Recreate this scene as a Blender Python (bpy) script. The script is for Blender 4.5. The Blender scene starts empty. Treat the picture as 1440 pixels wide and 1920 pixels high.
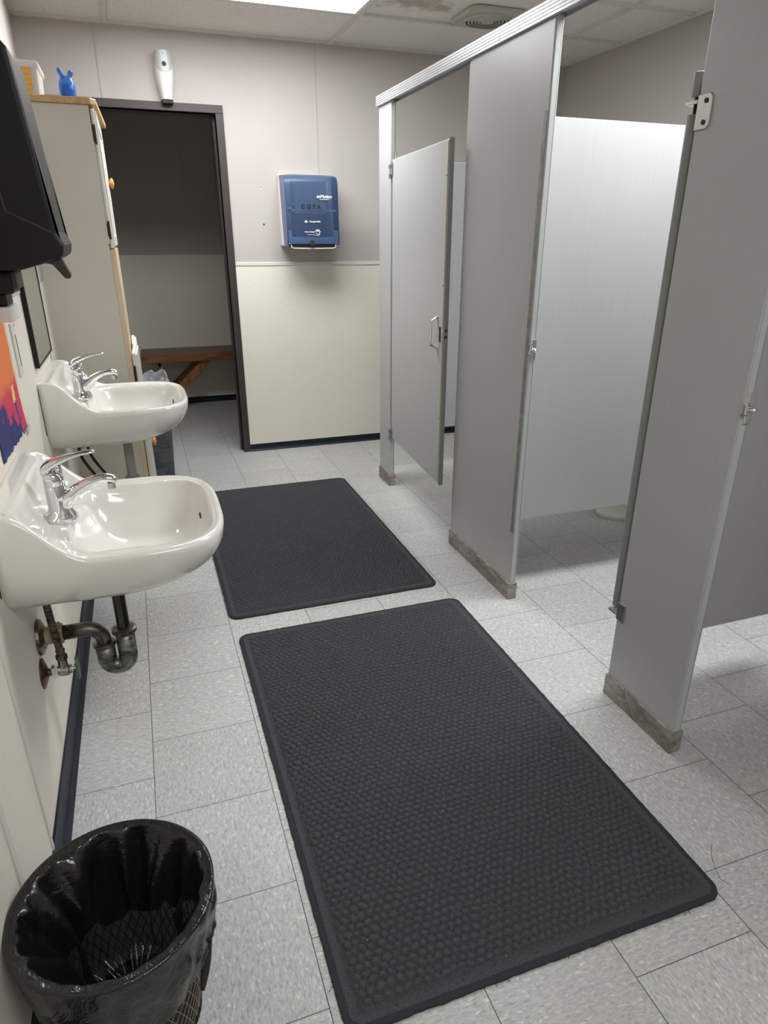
import bpy, bmesh, math, random
from mathutils import Vector, Matrix, noise

random.seed(7)
C = bpy.context.scene.collection
PI = math.pi

# ------------------------------------------------------------------ camera
CAM_R = ((0.96080, 0.27711, -0.00770),)
def rodrigues(w):
    th = math.sqrt(sum(a * a for a in w)); k = [a / th for a in w]
    K = Matrix(((0, -k[2], k[1]), (k[2], 0, -k[0]), (-k[1], k[0], 0)))
    return Matrix.Identity(3) + math.sin(th) * K + (1 - math.cos(th)) * (K @ K)
M = rodrigues((0.406983662, -0.338941223, -0.0669815744)) @ Matrix(((1, 0, 0), (0, 0, -1), (0, 1, 0)))
cd = bpy.data.cameras.new('camera')
cam = bpy.data.objects.new('camera', cd); C.objects.link(cam)
right, down, fwd = M[0], M[1], M[2]
R3 = Matrix(((right[0], -down[0], -fwd[0]), (right[1], -down[1], -fwd[1]), (right[2], -down[2], -fwd[2])))
cam.matrix_world = Matrix.Translation((0.13181, -0.830106, 1.394266)) @ R3.to_4x4()
cd.sensor_fit = 'VERTICAL'; cd.sensor_height = 36
cd.lens = 1262.235 / 1920 * 36
cd.shift_x = -13.397 / 1920; cd.shift_y = 33.275 / 1920
cd.clip_start = 0.02
bpy.context.scene.camera = cam

# ------------------------------------------------------------------ world, exposure
sc = bpy.context.scene
w = bpy.data.worlds.new('world'); sc.world = w; w.use_nodes = True
w.node_tree.nodes['Background'].inputs[0].default_value = (0.8, 0.85, 0.9, 1)
w.node_tree.nodes['Background'].inputs[1].default_value = 0.02
sc.view_settings.view_transform = 'Standard'; sc.view_settings.look = 'None'
sc.view_settings.gamma = 1; sc.view_settings.use_curve_mapping = False
sc.view_settings.exposure = 0.4
LAMP_POWER = 16.0     # diffuser emission
HALL_POWER = 0.0
sc.cycles.max_bounces = 10; sc.cycles.diffuse_bounces = 6; sc.cycles.transparent_max_bounces = 12

# ------------------------------------------------------------------ materials
def s2l(c):
    return tuple(((v / 255) / 12.92 if v / 255 <= 0.04045 else ((v / 255 + 0.055) / 1.055) ** 2.4) for v in c)

class N:
    """tiny node-tree helper"""
    def __init__(s, name):
        s.m = bpy.data.materials.new(name); s.m.use_nodes = True
        s.t = s.m.node_tree; s.b = s.t.nodes['Principled BSDF']; s.out = s.t.nodes['Material Output']
        s.pos = s.t.nodes.new('ShaderNodeTexCoord')
    def new(s, k): return s.t.nodes.new(k)
    def link(s, a, b): s.t.links.new(a, b)
    def math(s, op, a, b=None, c=None, clamp=False):
        n = s.new('ShaderNodeMath'); n.operation = op; n.use_clamp = clamp
        for i, v in enumerate((a, b, c)):
            if v is None: continue
            if isinstance(v, (int, float)): n.inputs[i].default_value = v
            else: s.link(v, n.inputs[i])
        return n.outputs[0]
    def sep(s, v):
        n = s.new('ShaderNodeSeparateXYZ'); s.link(v, n.inputs[0]); return n.outputs
    def comb(s, x, y, z):
        n = s.new('ShaderNodeCombineXYZ')
        for i, v in enumerate((x, y, z)):
            if isinstance(v, (int, float)): n.inputs[i].default_value = v
            else: s.link(v, n.inputs[i])
        return n.outputs[0]
    def scale(s, v, sx, sy, sz, rot=(0, 0, 0)):
        n = s.new('ShaderNodeMapping'); s.link(v, n.inputs[0])
        n.inputs['Scale'].default_value = (sx, sy, sz); n.inputs['Rotation'].default_value = rot; return n.outputs[0]
    def noise(s, v, sc=5, det=2, rough=.5, dist=0):
        n = s.new('ShaderNodeTexNoise'); s.link(v, n.inputs['Vector'])
        n.inputs['Scale'].default_value = sc; n.inputs['Detail'].default_value = det
        n.inputs['Roughness'].default_value = rough; n.inputs['Distortion'].default_value = dist
        return n.outputs[0]
    def vor(s, v, sc=5, rnd=1, feat='F1'):
        n = s.new('ShaderNodeTexVoronoi'); n.feature = feat; s.link(v, n.inputs['Vector'])
        n.inputs['Scale'].default_value = sc; n.inputs['Randomness'].default_value = rnd; return n.outputs
    def ramp(s, f, stops, interp='LINEAR'):
        n = s.new('ShaderNodeValToRGB'); s.link(f, n.inputs[0]); r = n.color_ramp; r.interpolation = interp
        while len(r.elements) < len(stops): r.elements.new(.5)
        for e, (p, c) in zip(r.elements, stops):
            e.position = p; e.color = (*c, 1) if len(c) == 3 else c
        return n.outputs[0]
    def mix(s, f, a, b, mode='MIX'):
        n = s.new('ShaderNodeMix'); n.data_type = 'RGBA'; n.blend_type = mode
        for k, v in ((0, f), (6, a), (7, b)):
            if isinstance(v, (int, float)): n.inputs[k].default_value = v
            elif isinstance(v, tuple): n.inputs[k].default_value = (*v, 1) if len(v) == 3 else v
            else: s.link(v, n.inputs[k])
        return n.outputs[2]
    def color(s, v):
        if isinstance(v, tuple): s.b.inputs['Base Color'].default_value = (*v, 1)
        else: s.link(v, s.b.inputs['Base Color'])
        return s
    def set(s, **k):
        for a, v in k.items():
            i = s.b.inputs[{'rough': 'Roughness', 'metal': 'Metallic', 'spec': 'Specular IOR Level', 'coat': 'Coat Weight',
                            'trans': 'Transmission Weight', 'ior': 'IOR', 'coatr': 'Coat Roughness', 'alpha': 'Alpha', 'sheen': 'Sheen Weight'}[a]]
            if isinstance(v, (int, float)): i.default_value = v
            else: s.link(v, i)
        return s
    def bump(s, h, strength=.3, dist=.002):
        n = s.new('ShaderNodeBump'); n.inputs['Strength'].default_value = strength
        n.inputs['Distance'].default_value = dist; s.link(h, n.inputs['Height'])
        s.link(n.outputs[0], s.b.inputs['Normal']); return s

def plain(name, rgb, rough=.5, metal=0, spec=.5, var=.06, nsc=12, bump=0, bsc=200, coat=0):
    n = N(name); v = n.pos.outputs['Object']; c = s2l(rgb)
    f = n.noise(v, nsc, 3)
    n.color(n.mix(f, tuple(x * (1 - var) for x in c), tuple(min(1, x * (1 + var)) for x in c)))
    n.set(rough=rough, metal=metal, spec=spec, coat=coat)
    if bump: n.bump(n.noise(v, bsc, 2), bump, .001)
    return n.m

MAT = {}
# floor: grey composition tile, 12 inch, half-bond, flecked
def make_floor():
    n = N('vinyl_tile'); p = n.pos.outputs['Object']; x, y, z = n.sep(p)
    T = .3048
    u = n.math('DIVIDE', x, T); col = n.math('FLOOR', u)
    odd = n.math('MODULO', n.math('ADD', col, 40), 2)
    v = n.math('ADD', n.math('DIVIDE', y, T), n.math('MULTIPLY', odd, .5)); row = n.math('FLOOR', v)
    fu = n.math('FRACT', n.math('ADD', u, 40)); fv = n.math('FRACT', n.math('ADD', v, 40))
    eu = n.math('MINIMUM', fu, n.math('SUBTRACT', 1, fu)); ev = n.math('MINIMUM', fv, n.math('SUBTRACT', 1, fv))
    seam = n.math('LESS_THAN', n.math('MINIMUM', n.math('MULTIPLY', eu, 1.0), n.math('MULTIPLY', ev, 1.15)), .0034)
    wn = n.new('ShaderNodeTexWhiteNoise'); wn.noise_dimensions = '3D'; n.link(n.comb(col, row, 3.0), wn.inputs[0])
    tr = wn.outputs['Value']
    turn = n.math('GREATER_THAN', n.math('FRACT', n.math('MULTIPLY', tr, 7.3)), .5)
    off = n.math('MULTIPLY', tr, 37)
    a = n.comb(n.math('ADD', n.math('MULTIPLY', x, 62), off), n.math('MULTIPLY', y, 165), 0)
    b = n.comb(n.math('MULTIPLY', x, 165), n.math('ADD', n.math('MULTIPLY', y, 62), off), 0)
    mv = n.new('ShaderNodeMix'); mv.data_type = 'VECTOR'; n.link(turn, mv.inputs[0]); n.link(a, mv.inputs[4]); n.link(b, mv.inputs[5])
    vec = mv.outputs[1]
    fl = n.noise(vec, 1.0, 2, .6, .6); fl2 = n.noise(vec, 2.1, 1, .5, .8)
    base = n.ramp(fl, [(.30, s2l((154, 155, 154))), (.46, s2l((177, 177, 175))), (.58, s2l((185, 185, 182))), (.64, s2l((194, 194, 190))), (.71, s2l((218, 218, 213)))])
    base = n.mix(n.math('MULTIPLY', n.math('LESS_THAN', fl2, .36), .35), base, s2l((126, 128, 128)))
    shade = n.math('ADD', .95, n.math('MULTIPLY', tr, .10))
    base = n.mix(1.0, base, n.comb(shade, shade, shade), 'MULTIPLY')
    dirt = n.noise(p, 1.7, 4, .6)
    base = n.mix(n.math('MULTIPLY', n.math('SUBTRACT', dirt, .45, clamp=True), .9), base, s2l((150, 149, 142)))
    n.color(n.mix(seam, base, s2l((62, 62, 60))))
    n.set(rough=n.math('ADD', .33, n.math('MULTIPLY', n.noise(p, 9, 3), .22)), spec=.45)
    h = n.math('ADD', n.math('MULTIPLY', seam, -1.0), n.math('MULTIPLY', n.noise(p, 28, 2), .25))
    n.bump(h, .25, .0012)
    return n.m
MAT['floor'] = make_floor()

def make_wall(name, rgb, kind):
    n = N(name); p = n.pos.outputs['Object']; c = s2l(rgb)
    if kind == 'vinyl':
        f = n.noise(p, 230, 2, .7); g = n.noise(p, 2.2, 3)
        n.color(n.mix(n.math('MULTIPLY', n.math('ADD', f, g), .5), tuple(x * .86 for x in c), tuple(min(1, x * 1.13) for x in c)))
        n.set(rough=.75, spec=.25).bump(f, .35, .001)
    else:
        s = n.scale(p, 22, 22, 170); f = n.noise(s, 1.0, 3, .6, .5); g = n.noise(p, 3, 3)
        n.color(n.mix(g, tuple(x * .95 for x in c), tuple(min(1, x * 1.04) for x in c)))
        n.set(rough=.45, spec=.4).bump(f, .5 if kind == 'frp' else .14, .0022)
    return n.m
MAT['wall_up'] = make_wall('vinyl_wallboard', (184, 178, 173), 'vinyl')
MAT['wall_low'] = make_wall('cream_wainscot', (228, 224, 211), 'frp')
MAT['wall_paint'] = make_wall('cream_plaster', (230, 224, 212), 'smooth')
MAT['batten'] = plain('white_batten', (214, 211, 203), .5)
def make_base():
    n = N('navy_vinyl_base'); p = n.pos.outputs['Object']
    s = n.noise(n.scale(p, 9, 9, 60), 1.0, 5, .75, .4)
    n.color(n.ramp(s, [(.3, s2l((14, 18, 28))), (.6, s2l((20, 27, 44))), (.78, s2l((64, 70, 80)))]))
    n.set(rough=.5, spec=.3); return n.m
MAT['base'] = make_base()

def make_ceiling():
    n = N('mineral_tile'); p = n.pos.outputs['Object']; x, y, z = n.sep(p)
    f = n.noise(p, 60, 3, .65); pits = n.vor(p, 95)[0]
    pit = n.math('LESS_THAN', n.math('ADD', pits, n.math('MULTIPLY', n.noise(p, 30, 1), .5)), .42)
    c = n.mix(f, s2l((222, 218, 212)), s2l((240, 237, 231)))
    c = n.mix(n.math('MULTIPLY', pit, .45), c, s2l((110, 106, 100)))
    # water stain around (1.78, 3.03)
    dx = n.math('DIVIDE', n.math('SUBTRACT', x, 1.63), .46); dy = n.math('DIVIDE', n.math('SUBTRACT', y, 2.98), .27)
    r = n.math('ADD', n.math('SQRT', n.math('ADD', n.math('MULTIPLY', dx, dx), n.math('MULTIPLY', dy, dy))), n.math('MULTIPLY', n.noise(p, 7, 4, .7), 1.2))
    st = n.ramp(r, [(.55, (.72, .72, .72)), (.80, (.55, .55, .55)), (.92, (.30, .30, .30)), (1.0, (0, 0, 0))])
    c = n.mix(st, c, s2l((140, 120, 96)))
    n.color(c); n.set(rough=.9, spec=.1).bump(n.math('SUBTRACT', f, pit), .5, .002)
    return n.m
MAT['ceiling'] = make_ceiling()
MAT['tbar'] = plain('ceiling_bar_white', (214, 210, 203), .6)
MAT['seam'] = plain('wall_seam', (168, 163, 158), .6)
MAT['dark_gap'] = plain('dark_gap', (40, 38, 36), .8)

def make_steel(name, rgb, rough=.36):
    n = N(name); p = n.pos.outputs['Object']; c = s2l(rgb)
    f = n.noise(n.scale(p, 90, 90, 3), 1.0, 3, .6); g = n.noise(p, 2.5, 3); h = n.noise(p, 180, 2)
    n.color(n.mix(n.math('ADD', n.math('MULTIPLY', f, .6), n.math('MULTIPLY', g, .4)), tuple(x * .92 for x in c), tuple(min(1, x * 1.08) for x in c)))
    n.set(rough=n.math('ADD', rough - .05, n.math('MULTIPLY', g, .12)), spec=.5).bump(h, .06, .0006)
    return n.m
MAT['steel'] = make_steel('grey_enamel_steel', (172, 173, 173), .36)
MAT['steel_edge'] = make_steel('grey_enamel_edge', (180, 184, 182), .36)
def make_worn(name, a, b, metal=.7, rough=.4, sc=14):
    n = N(name); p = n.pos.outputs['Object']
    f = n.noise(n.scale(p, 1, 1, 2.2), sc, 6, .72, .8)
    n.color(n.ramp(f, [(.40, s2l(a)), (.52, s2l(b)), (.66, s2l(tuple(min(255, v + 20) for v in b)))]))
    n.set(metal=metal, rough=n.math('ADD', rough, n.math('MULTIPLY', f, .25))); return n.m
MAT['shoe'] = make_worn('stained_stainless', (122, 116, 110), (156, 150, 143), .55, .4, 11)
MAT['stop'] = make_worn('worn_stop_strip', (124, 118, 116), (142, 136, 133), .3, .45, 9)
MAT['stop_pale'] = plain('pale_stop_strip', (190, 178, 168), .4, .2)
MAT['moulding_shaded'] = make_steel('shaded_grey_moulding', (132, 134, 132), .36)  # darker copy of the stall steel, shade on door edges put into colour
MAT['alu'] = plain('satin_aluminium', (168, 168, 170), .38, .4, .5, .05, 30)
MAT['chrome'] = plain('chrome', (225, 226, 228), .06, 1, .5, .01)
MAT['nickel'] = plain('dull_nickel', (190, 190, 188), .25, 1, .5, .08, 40)
MAT['black_screw'] = plain('dark_screw', (45, 45, 45), .4, .8)

def make_mat():
    n = N('charcoal_carpet_mat'); p = n.pos.outputs['Object']
    f = n.noise(p, 480, 2, .6); g = n.noise(p, 3.0, 3)
    c = n.ramp(f, [(.3, s2l((50, 50, 53))), (.7, s2l((84, 84, 88)))])
    c = n.mix(n.math('MULTIPLY', g, .35), c, s2l((60, 59, 58)))
    sp = n.math('LESS_THAN', n.vor(p, 26)[0], .028)
    c = n.mix(n.math('MULTIPLY', sp, .8), c, s2l((190, 190, 185)))
    n.color(c); n.set(rough=.95, spec=.12).bump(n.noise(p, 700, 2, .6), .35, .0012); return n.m
MAT['mat'] = make_mat()
MAT['mat_edge'] = plain('charcoal_mat_border', (50, 51, 55), .9, 0, .15, .12, 60, .6, 260)

def make_ceramic():
    n = N('white_porcelain'); p = n.pos.outputs['Object']
    n.color(n.mix(n.noise(p, 3, 2), s2l((226, 225, 217)), s2l((233, 232, 225))))
    n.set(rough=.12, spec=.55, coat=.4, coatr=.05); return n.m
MAT['ceramic'] = make_ceramic()
MAT['cab'] = plain('cream_cabinet_paint', (204, 200, 186), .45, 0, .4, .03)
MAT['cab_door'] = plain('gloss_white_door_paint', (224, 222, 212), .3, 0, .5, .03)
def make_wood(name, a, b, ax=0, sc=1.0):
    n = N(name); p = n.pos.outputs['Object']
    k = [26, 26, 26]; k[ax] = 1.6
    f = n.noise(n.scale(p, *[v * sc for v in k]), 1.5, 5, .65, 1.2)
    n.color(n.ramp(f, [(.32, s2l(a)), (.62, s2l(b))])); n.set(rough=.45, spec=.4).bump(f, .15, .001); return n.m
MAT['ply'] = make_wood('pale_plywood', (178, 142, 98), (202, 168, 122), 1)
MAT['ply_front'] = make_wood('pale_plywood_front', (205, 180, 150), (219, 198, 170), 2)
MAT['knob'] = make_wood('orange_wood_knob', (186, 118, 58), (214, 150, 84), 0, 2)
MAT['bench'] = make_wood('brown_bench_wood', (104, 66, 38), (150, 100, 60), 0)
MAT['bench_dark'] = make_wood('dark_bench_top', (92, 70, 54), (124, 98, 78), 0)
MAT['brace'] = make_wood('brown_brace_wood', (110, 66, 36), (160, 104, 60), 2)
MAT['frame'] = plain('dark_brown_enamel', (58, 50, 48), .42, 0, .45, .12, 30)
MAT['hinge'] = plain('bronze_hinge', (74, 62, 54), .5, .6, .5, .2, 60)
MAT['blackplastic'] = plain('black_plastic', (13, 13, 14), .42, 0, .35, .1, 8, .05, 400)
MAT['greyplastic'] = plain('smoky_grey_plastic', (58, 56, 55), .4, 0, .4, .1)
MAT['whiteplastic'] = plain('white_plastic', (226, 224, 220), .35, 0, .5, .02)
MAT['greyplate'] = plain('pale_grey_plastic', (186, 190, 188), .3, 0, .5, .02)
MAT['ventplastic'] = plain('aged_vent_plastic', (186, 184, 172), .5, 0, .4, .05)
MAT['print_white'] = plain('white_print', (236, 240, 244), .5)
MAT['print_dark'] = plain('dark_print', (10, 16, 24), .6)
MAT['roll'] = plain('towel_roll_paper', (205, 208, 210), .8)
MAT['mech'] = plain('dark_mechanism', (84, 90, 100), .5)
MAT['plate'] = plain('grey_inner_plate', (150, 156, 160), .4)
MAT['bracket'] = plain('pale_bracket', (200, 220, 235), .5)
MAT['pipe'] = make_worn('tarnished_pipe', (70, 62, 56), (118, 110, 102), .85, .22, 20)
MAT['trap'] = make_worn('worn_brass_trap', (64, 64, 62), (124, 126, 124), .85, .25, 16)
MAT['tail'] = plain('dark_tailpiece', (92, 90, 88), .2, 1, .5, .1)
MAT['brass'] = make_worn('tarnished_brass_nut', (120, 104, 84), (176, 160, 132), .6, .4, 40)
MAT['pvc'] = plain('aged_plastic_pipe', (188, 170, 142), .5, 0, .4, .08)
MAT['greypvc'] = plain('grey_plastic_pipe', (142, 142, 136), .4, 0, .4, .1, 20)
MAT['copper'] = make_worn('tarnished_copper_plate', (66, 48, 44), (104, 74, 66), .8, .25, 20)
MAT['greenpaint'] = plain('worn_green_handle', (96, 108, 96), .5, .3, .4, .2, 50)
MAT['rubber'] = plain('black_hose', (34, 32, 32), .5)
MAT['binplastic'] = make_worn('scuffed_grey_bin', (62, 64, 69), (84, 86, 91), 0, .45, 6)
MAT['mesh'] = plain('olive_grey_mesh_plastic', (132, 124, 102), .5, 0, .4, .1)
MAT['tank'] = MAT['ceramic']

def mixmat(name, tint, fac, rgb, rough=.2, bump=None, spec=.5):
    """see-through sheet: part clear (tinted), part glossy surface"""
    n = N(name); n.color(s2l(rgb)); n.set(rough=rough, spec=spec)
    tr = n.new('ShaderNodeBsdfTransparent'); tr.inputs[0].default_value = (*tint, 1)
    mx = n.new('ShaderNodeMixShader'); mx.inputs[0].default_value = fac
    n.link(tr.outputs[0], mx.inputs[1]); n.link(n.b.outputs[0], mx.inputs[2]); n.link(mx.outputs[0], n.out.inputs[0])
    if bump: n.bump(n.noise(n.pos.outputs['Object'], bump[0], 4, .6, 1.0), bump[1], bump[2])
    return n.m
MAT['bluecover'] = mixmat('smoky_blue_cover', (.50, .60, .74), .48, (62, 82, 116), .3)
MAT['blueside'] = plain('blue_cover_side', (86, 100, 148), .3)
MAT['bluebottle'] = mixmat('clear_blue_plastic', (.45, .68, .95), .4, (80, 140, 215), .12)
MAT['bluesoap'] = plain('blue_soap', (64, 130, 214), .25)
MAT['tub'] = mixmat('frosted_clear_plastic', (.9, .9, .9), .62, (225, 224, 222), .3)
MAT['clearbag'] = mixmat('clear_bag_film', (.92, .93, .95), .36, (205, 208, 214), .12, (24, 1.0, .02))
MAT['blackbag'] = mixmat('black_bag_film', (.26, .25, .22), .86, (24, 24, 23), .2, (22, .7, .007), .7)
def make_label():
    n = N('orange_label'); p = n.pos.outputs['Object']; x, y, z = n.sep(p)
    st = n.math('GREATER_THAN', n.math('FRACT', n.math('MULTIPLY', z, 60)), .6)
    n.color(n.mix(n.math('MULTIPLY', st, .3), s2l((222, 166, 70)), s2l((238, 205, 140)))); n.set(rough=.6); return n.m
MAT['label'] = make_label()
def make_mirror():
    n = N('mirror_glass'); n.color((.82, .83, .80)); n.set(metal=1, rough=.03); return n.m
MAT['mirror'] = make_mirror()
def make_paint():
    n = N('painted_paper'); p = n.pos.outputs['Object']; x, y, z = n.sep(p)
    nz = n.noise(p, 9, 4, .6); zz = n.math('ADD', z, n.math('MULTIPLY', n.math('SUBTRACT', nz, .5), .07))
    c = n.ramp(n.math('MULTIPLY', n.math('SUBTRACT', zz, .85), 2.6), [(.0, s2l((230, 222, 208))), (.12, s2l((200, 46, 88))), (.42, s2l((204, 50, 84))), (.50, s2l((226, 120, 62))), (1, s2l((232, 128, 66)))])
    dy = n.math('ABSOLUTE', n.math('SUBTRACT', n.math('ADD', y, n.math('MULTIPLY', n.math('SUBTRACT', nz, .5), .10)), 1.225))
    low = n.math('LESS_THAN', zz, 1.0)
    blue = n.math('MULTIPLY', n.math('LESS_THAN', dy, .013), n.math('MULTIPLY', low, n.math('GREATER_THAN', zz, .91)))
    c = n.mix(blue, c, s2l((44, 52, 128)))
    c = n.mix(n.math('MULTIPLY', n.math('LESS_THAN', dy, .02), n.math('MULTIPLY', n.math('GREATER_THAN', zz, .98), n.math('LESS_THAN', zz, 1.02))), c, s2l((232, 206, 96)))
    c = n.mix(n.math('GREATER_THAN', n.math('ADD', n.math('MULTIPLY', n.noise(p, 22, 4, .7), .7), n.math('ADD', n.math('MULTIPLY', n.math('SUBTRACT', 1.24, y), 1.5), n.math('MULTIPLY', n.math('SUBTRACT', .955, z), 3.0))), .52), c, s2l((36, 40, 104)))
    edge = n.math('GREATER_THAN', n.math('ADD', y, n.math('MULTIPLY', n.noise(p, 40, 3), .012)), 1.312)
    n.color(n.mix(edge, c, s2l((222, 206, 186)))); n.set(rough=.7).bump(nz, .4, .004); return n.m
MAT['painting'] = make_paint()
def make_glow(k):
    n = N('lit_diffuser'); e = n.new('ShaderNodeEmission')
    e.inputs[0].default_value = (.972, .985, 1.0, 1); e.inputs[1].default_value = LAMP_POWER * k
    n.link(e.outputs[0], n.out.inputs[0]); return n.m

# ------------------------------------------------------------------ mesh helpers
def link(name, me, m, parent=None, smooth=False, bevel=0, segs=2, subsurf=0):
    o = bpy.data.objects.new(name, me); C.objects.link(o)
    if m is not None: me.materials.append(m)
    if parent is not None:
        o.parent = parent
    if smooth:
        for p in me.polygons: p.use_smooth = True
    if bevel:
        b = o.modifiers.new('bevel', 'BEVEL'); b.width = bevel; b.segments = segs; b.limit_method = 'ANGLE'; b.angle_limit = math.radians(35)
        b.harden_normals = False
    if subsurf:
        s = o.modifiers.new('sub', 'SUBSURF'); s.levels = s.render_levels = subsurf
    return o
class B:
    """collects shapes in world (or parent) coordinates, built as one mesh object"""
    def __init__(s): s.v = []; s.f = []
    def add(s, vs, fs):
        k = len(s.v); s.v += [tuple(q) for q in vs]; s.f += [tuple(i + k for i in f) for f in fs]; return s
    def box(s, x0, x1, y0, y1, z0, z1, rz=0, piv=None):
        vs = [(x, y, z) for z in (z0, z1) for y in (y0, y1) for x in (x0, x1)]
        if rz:
            px, py = piv; c, t = math.cos(rz), math.sin(rz)
            vs = [(px + (x - px) * c - (y - py) * t, py + (x - px) * t + (y - py) * c, z) for x, y, z in vs]
        return s.add(vs, [(0, 2, 3, 1), (4, 5, 7, 6), (0, 1, 5, 4), (2, 6, 7, 3), (0, 4, 6, 2), (1, 3, 7, 5)])
    def prism(s, pts, axis, a, b):
        """polygon pts (2D) extruded along axis from a to b; 2D order: axis x->(y,z), y->(x,z), z->(x,y)"""
        def P(q, t):
            return (t, q[0], q[1]) if axis == 'x' else (q[0], t, q[1]) if axis == 'y' else (q[0], q[1], t)
        n = len(pts); vs = [P(q, a) for q in pts] + [P(q, b) for q in pts]
        fs = [tuple(range(n)), tuple(range(2 * n - 1, n - 1, -1))] + [(i, i + n, (i + 1) % n + n, (i + 1) % n) for i in range(n)]
        return s.add(vs, fs)
    def tube(s, pts, rs, seg=16, cap=True, sx=1.0, up=None):
        pts = [Vector(p) for p in pts]; n = len(pts)
        if isinstance(rs, (int, float)): rs = [rs] * n
        k = len(s.v); prev = None
        for i, p in enumerate(pts):
            t = (pts[min(i + 1, n - 1)] - pts[max(i - 1, 0)]).normalized()
            if prev is None:
                a = Vector(up) if up else (Vector((0, 0, 1)) if abs(t.z) < .9 else Vector((0, 1, 0)))
            else: a = prev
            a = (a - t * a.dot(t)).normalized(); prev = a; b = t.cross(a)
            r = rs[i]; r = r if isinstance(r, tuple) else (r, r)
            for j in range(seg):
                th = 2 * PI * j / seg
                s.v.append(tuple(p + a * math.cos(th) * r[0] + b * math.sin(th) * r[1]))
        for i in range(n - 1):
            for j in range(seg):
                a0 = k + i * seg + j; a1 = k + i * seg + (j + 1) % seg
                s.f.append((a0, a1, a1 + seg, a0 + seg))
        if cap:
            s.f.append(tuple(k + j for j in range(seg))[::-1]); s.f.append(tuple(k + (n - 1) * seg + j for j in range(seg)))
        return s
    def lathe(s, prof, c=(0, 0, 0), axis='z', seg=32):
        """prof: (r, t) pairs along axis"""
        k = len(s.v)
        for r, t in prof:
            for j in range(seg):
                a = 2 * PI * j / seg; u, w_ = r * math.cos(a), r * math.sin(a)
                q = (u, w_, t) if axis == 'z' else (t, u, w_) if axis == 'x' else (w_, t, u)
                s.v.append((c[0] + q[0], c[1] + q[1], c[2] + q[2]))
        for i in range(len(prof) - 1):
            for j in range(seg):
                a0 = k + i * seg + j; a1 = k + i * seg + (j + 1) % seg
                s.f.append((a0, a1, a1 + seg, a0 + seg))
        s.f.append(tuple(k + j for j in range(seg))[::-1]); s.f.append(tuple(k + (len(prof) - 1) * seg + j for j in range(seg)))
        return s
    def grid(s, fn, nu, nv, closed_u=False):
        k = len(s.v)
        for i in range(nv + 1):
            for j in range(nu if closed_u else nu + 1):
                s.v.append(tuple(fn(j / nu, i / nv)))
        wd = nu if closed_u else nu + 1
        for i in range(nv):
            for j in range(nu):
                a = k + i * wd + j; b = k + i * wd + (j + 1) % wd
                s.f.append((a, b, b + wd, a + wd))
        return s
    def build(s, name, m, parent=None, origin=None, fix=True, **kw):
        me = bpy.data.meshes.new(name)
        o3 = Vector(origin) if origin else Vector((0, 0, 0))
        if parent is not None: o3 = Vector(parent.get('_o', (0, 0, 0)))
        me.from_pydata([tuple(Vector(v) - o3) for v in s.v], [], s.f); me.update()
        if fix:
            bm = bmesh.new(); bm.from_mesh(me); bmesh.ops.recalc_face_normals(bm, faces=bm.faces); bm.to_mesh(me); bm.free()
        o = link(name, me, m, parent, **kw)
        if parent is None:
            o.location = o3
        o['_o'] = tuple(o3)
        return o
def tag(o, label=None, cat=None, group=None, kind=None):
    if label: o['label'] = label
    if cat: o['category'] = cat
    if group: o['group'] = group
    if kind: o['kind'] = kind
    return o
def thing(name, label, cat, loc=(0, 0, 0), group=None):
    o = bpy.data.objects.new(name, None); C.objects.link(o); o.location = loc; o['_o'] = tuple(loc)
    o.empty_display_size = .05
    return tag(o, label, cat, group)
def struct(o): o['kind'] = 'structure'; return o
def smooth(t): t = max(0, min(1, t)); return t * t * (3 - 2 * t)
def sst(a, b, x): return smooth((x - a) / (b - a))

# ------------------------------------------------------------------ the setting
XL, XR, YF, YN, H = -.222, 3.03, 3.825, -2.1, 2.44
YB = 5.53           # far wall of the room beyond the doorway
DX0, DX1, DZ = -.15, .70, 2.05   # doorway opening
floor = struct(B().box(-1.3, XR + .1, YN - .1, YB + .1, -.1, 0).build('floor', MAT['floor']))
ceil = struct(B().box(-.5, XR + .1, YN - .1, YF, H + .012, H + .1).build('ceiling', MAT['ceiling']))
# exposed ceiling grid
g = B()
xs = [XL, .16, 1.40, 2.645]; ys = [YF - .605 * k for k in range(0, 10)]
for x in xs[1:]: g.box(x - .012, x + .012, YN, YF, H - .002, H + .013)
for y in ys[1:]: g.box(-.35, XR, y - .012, y + .012, H - .0015, H + .0125)
struct(g.build('ceiling_grid', MAT['tbar'], ceil))
g = B().box(-.35, XR, YF - .022, YF, H - .004, H + .012).box(XR - .022, XR, YN, YF - .022, H - .004, H + .012).box(XL, XL + .022, YN, 2.4, H - .004, H + .012)
struct(g.build('wall_angle', MAT['tbar'], ceil))
SEAM = 1.225
# left wall: near part is textured panel, then smooth plaster
wl = struct(B().box(XL - .12, XL, YN, 2.6, 0, H).build('wall_left', MAT['wall_paint']))
struct(B().prism([(XL, 2.6), (-.30, YF), (-.42, YF), (XL - .12, 2.6)], 'z', 0, H).build('wall_section', MAT['wall_up'], wl))
struct(B().box(XL, XL + .004, YN, .487, .1, SEAM).build('wall_panel', MAT['wall_low'], wl))
struct(B().box(XL, XL + .0075, .487, .497, .1, SEAM).box(XL, XL + .0075, .235, .255, .1, SEAM).build('panel_joint', MAT['batten'], wl))
struct(B().box(XL, XL + .003, YN, 2.42, SEAM, H).build('upper_panel', MAT['wall_up'], wl))
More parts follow.
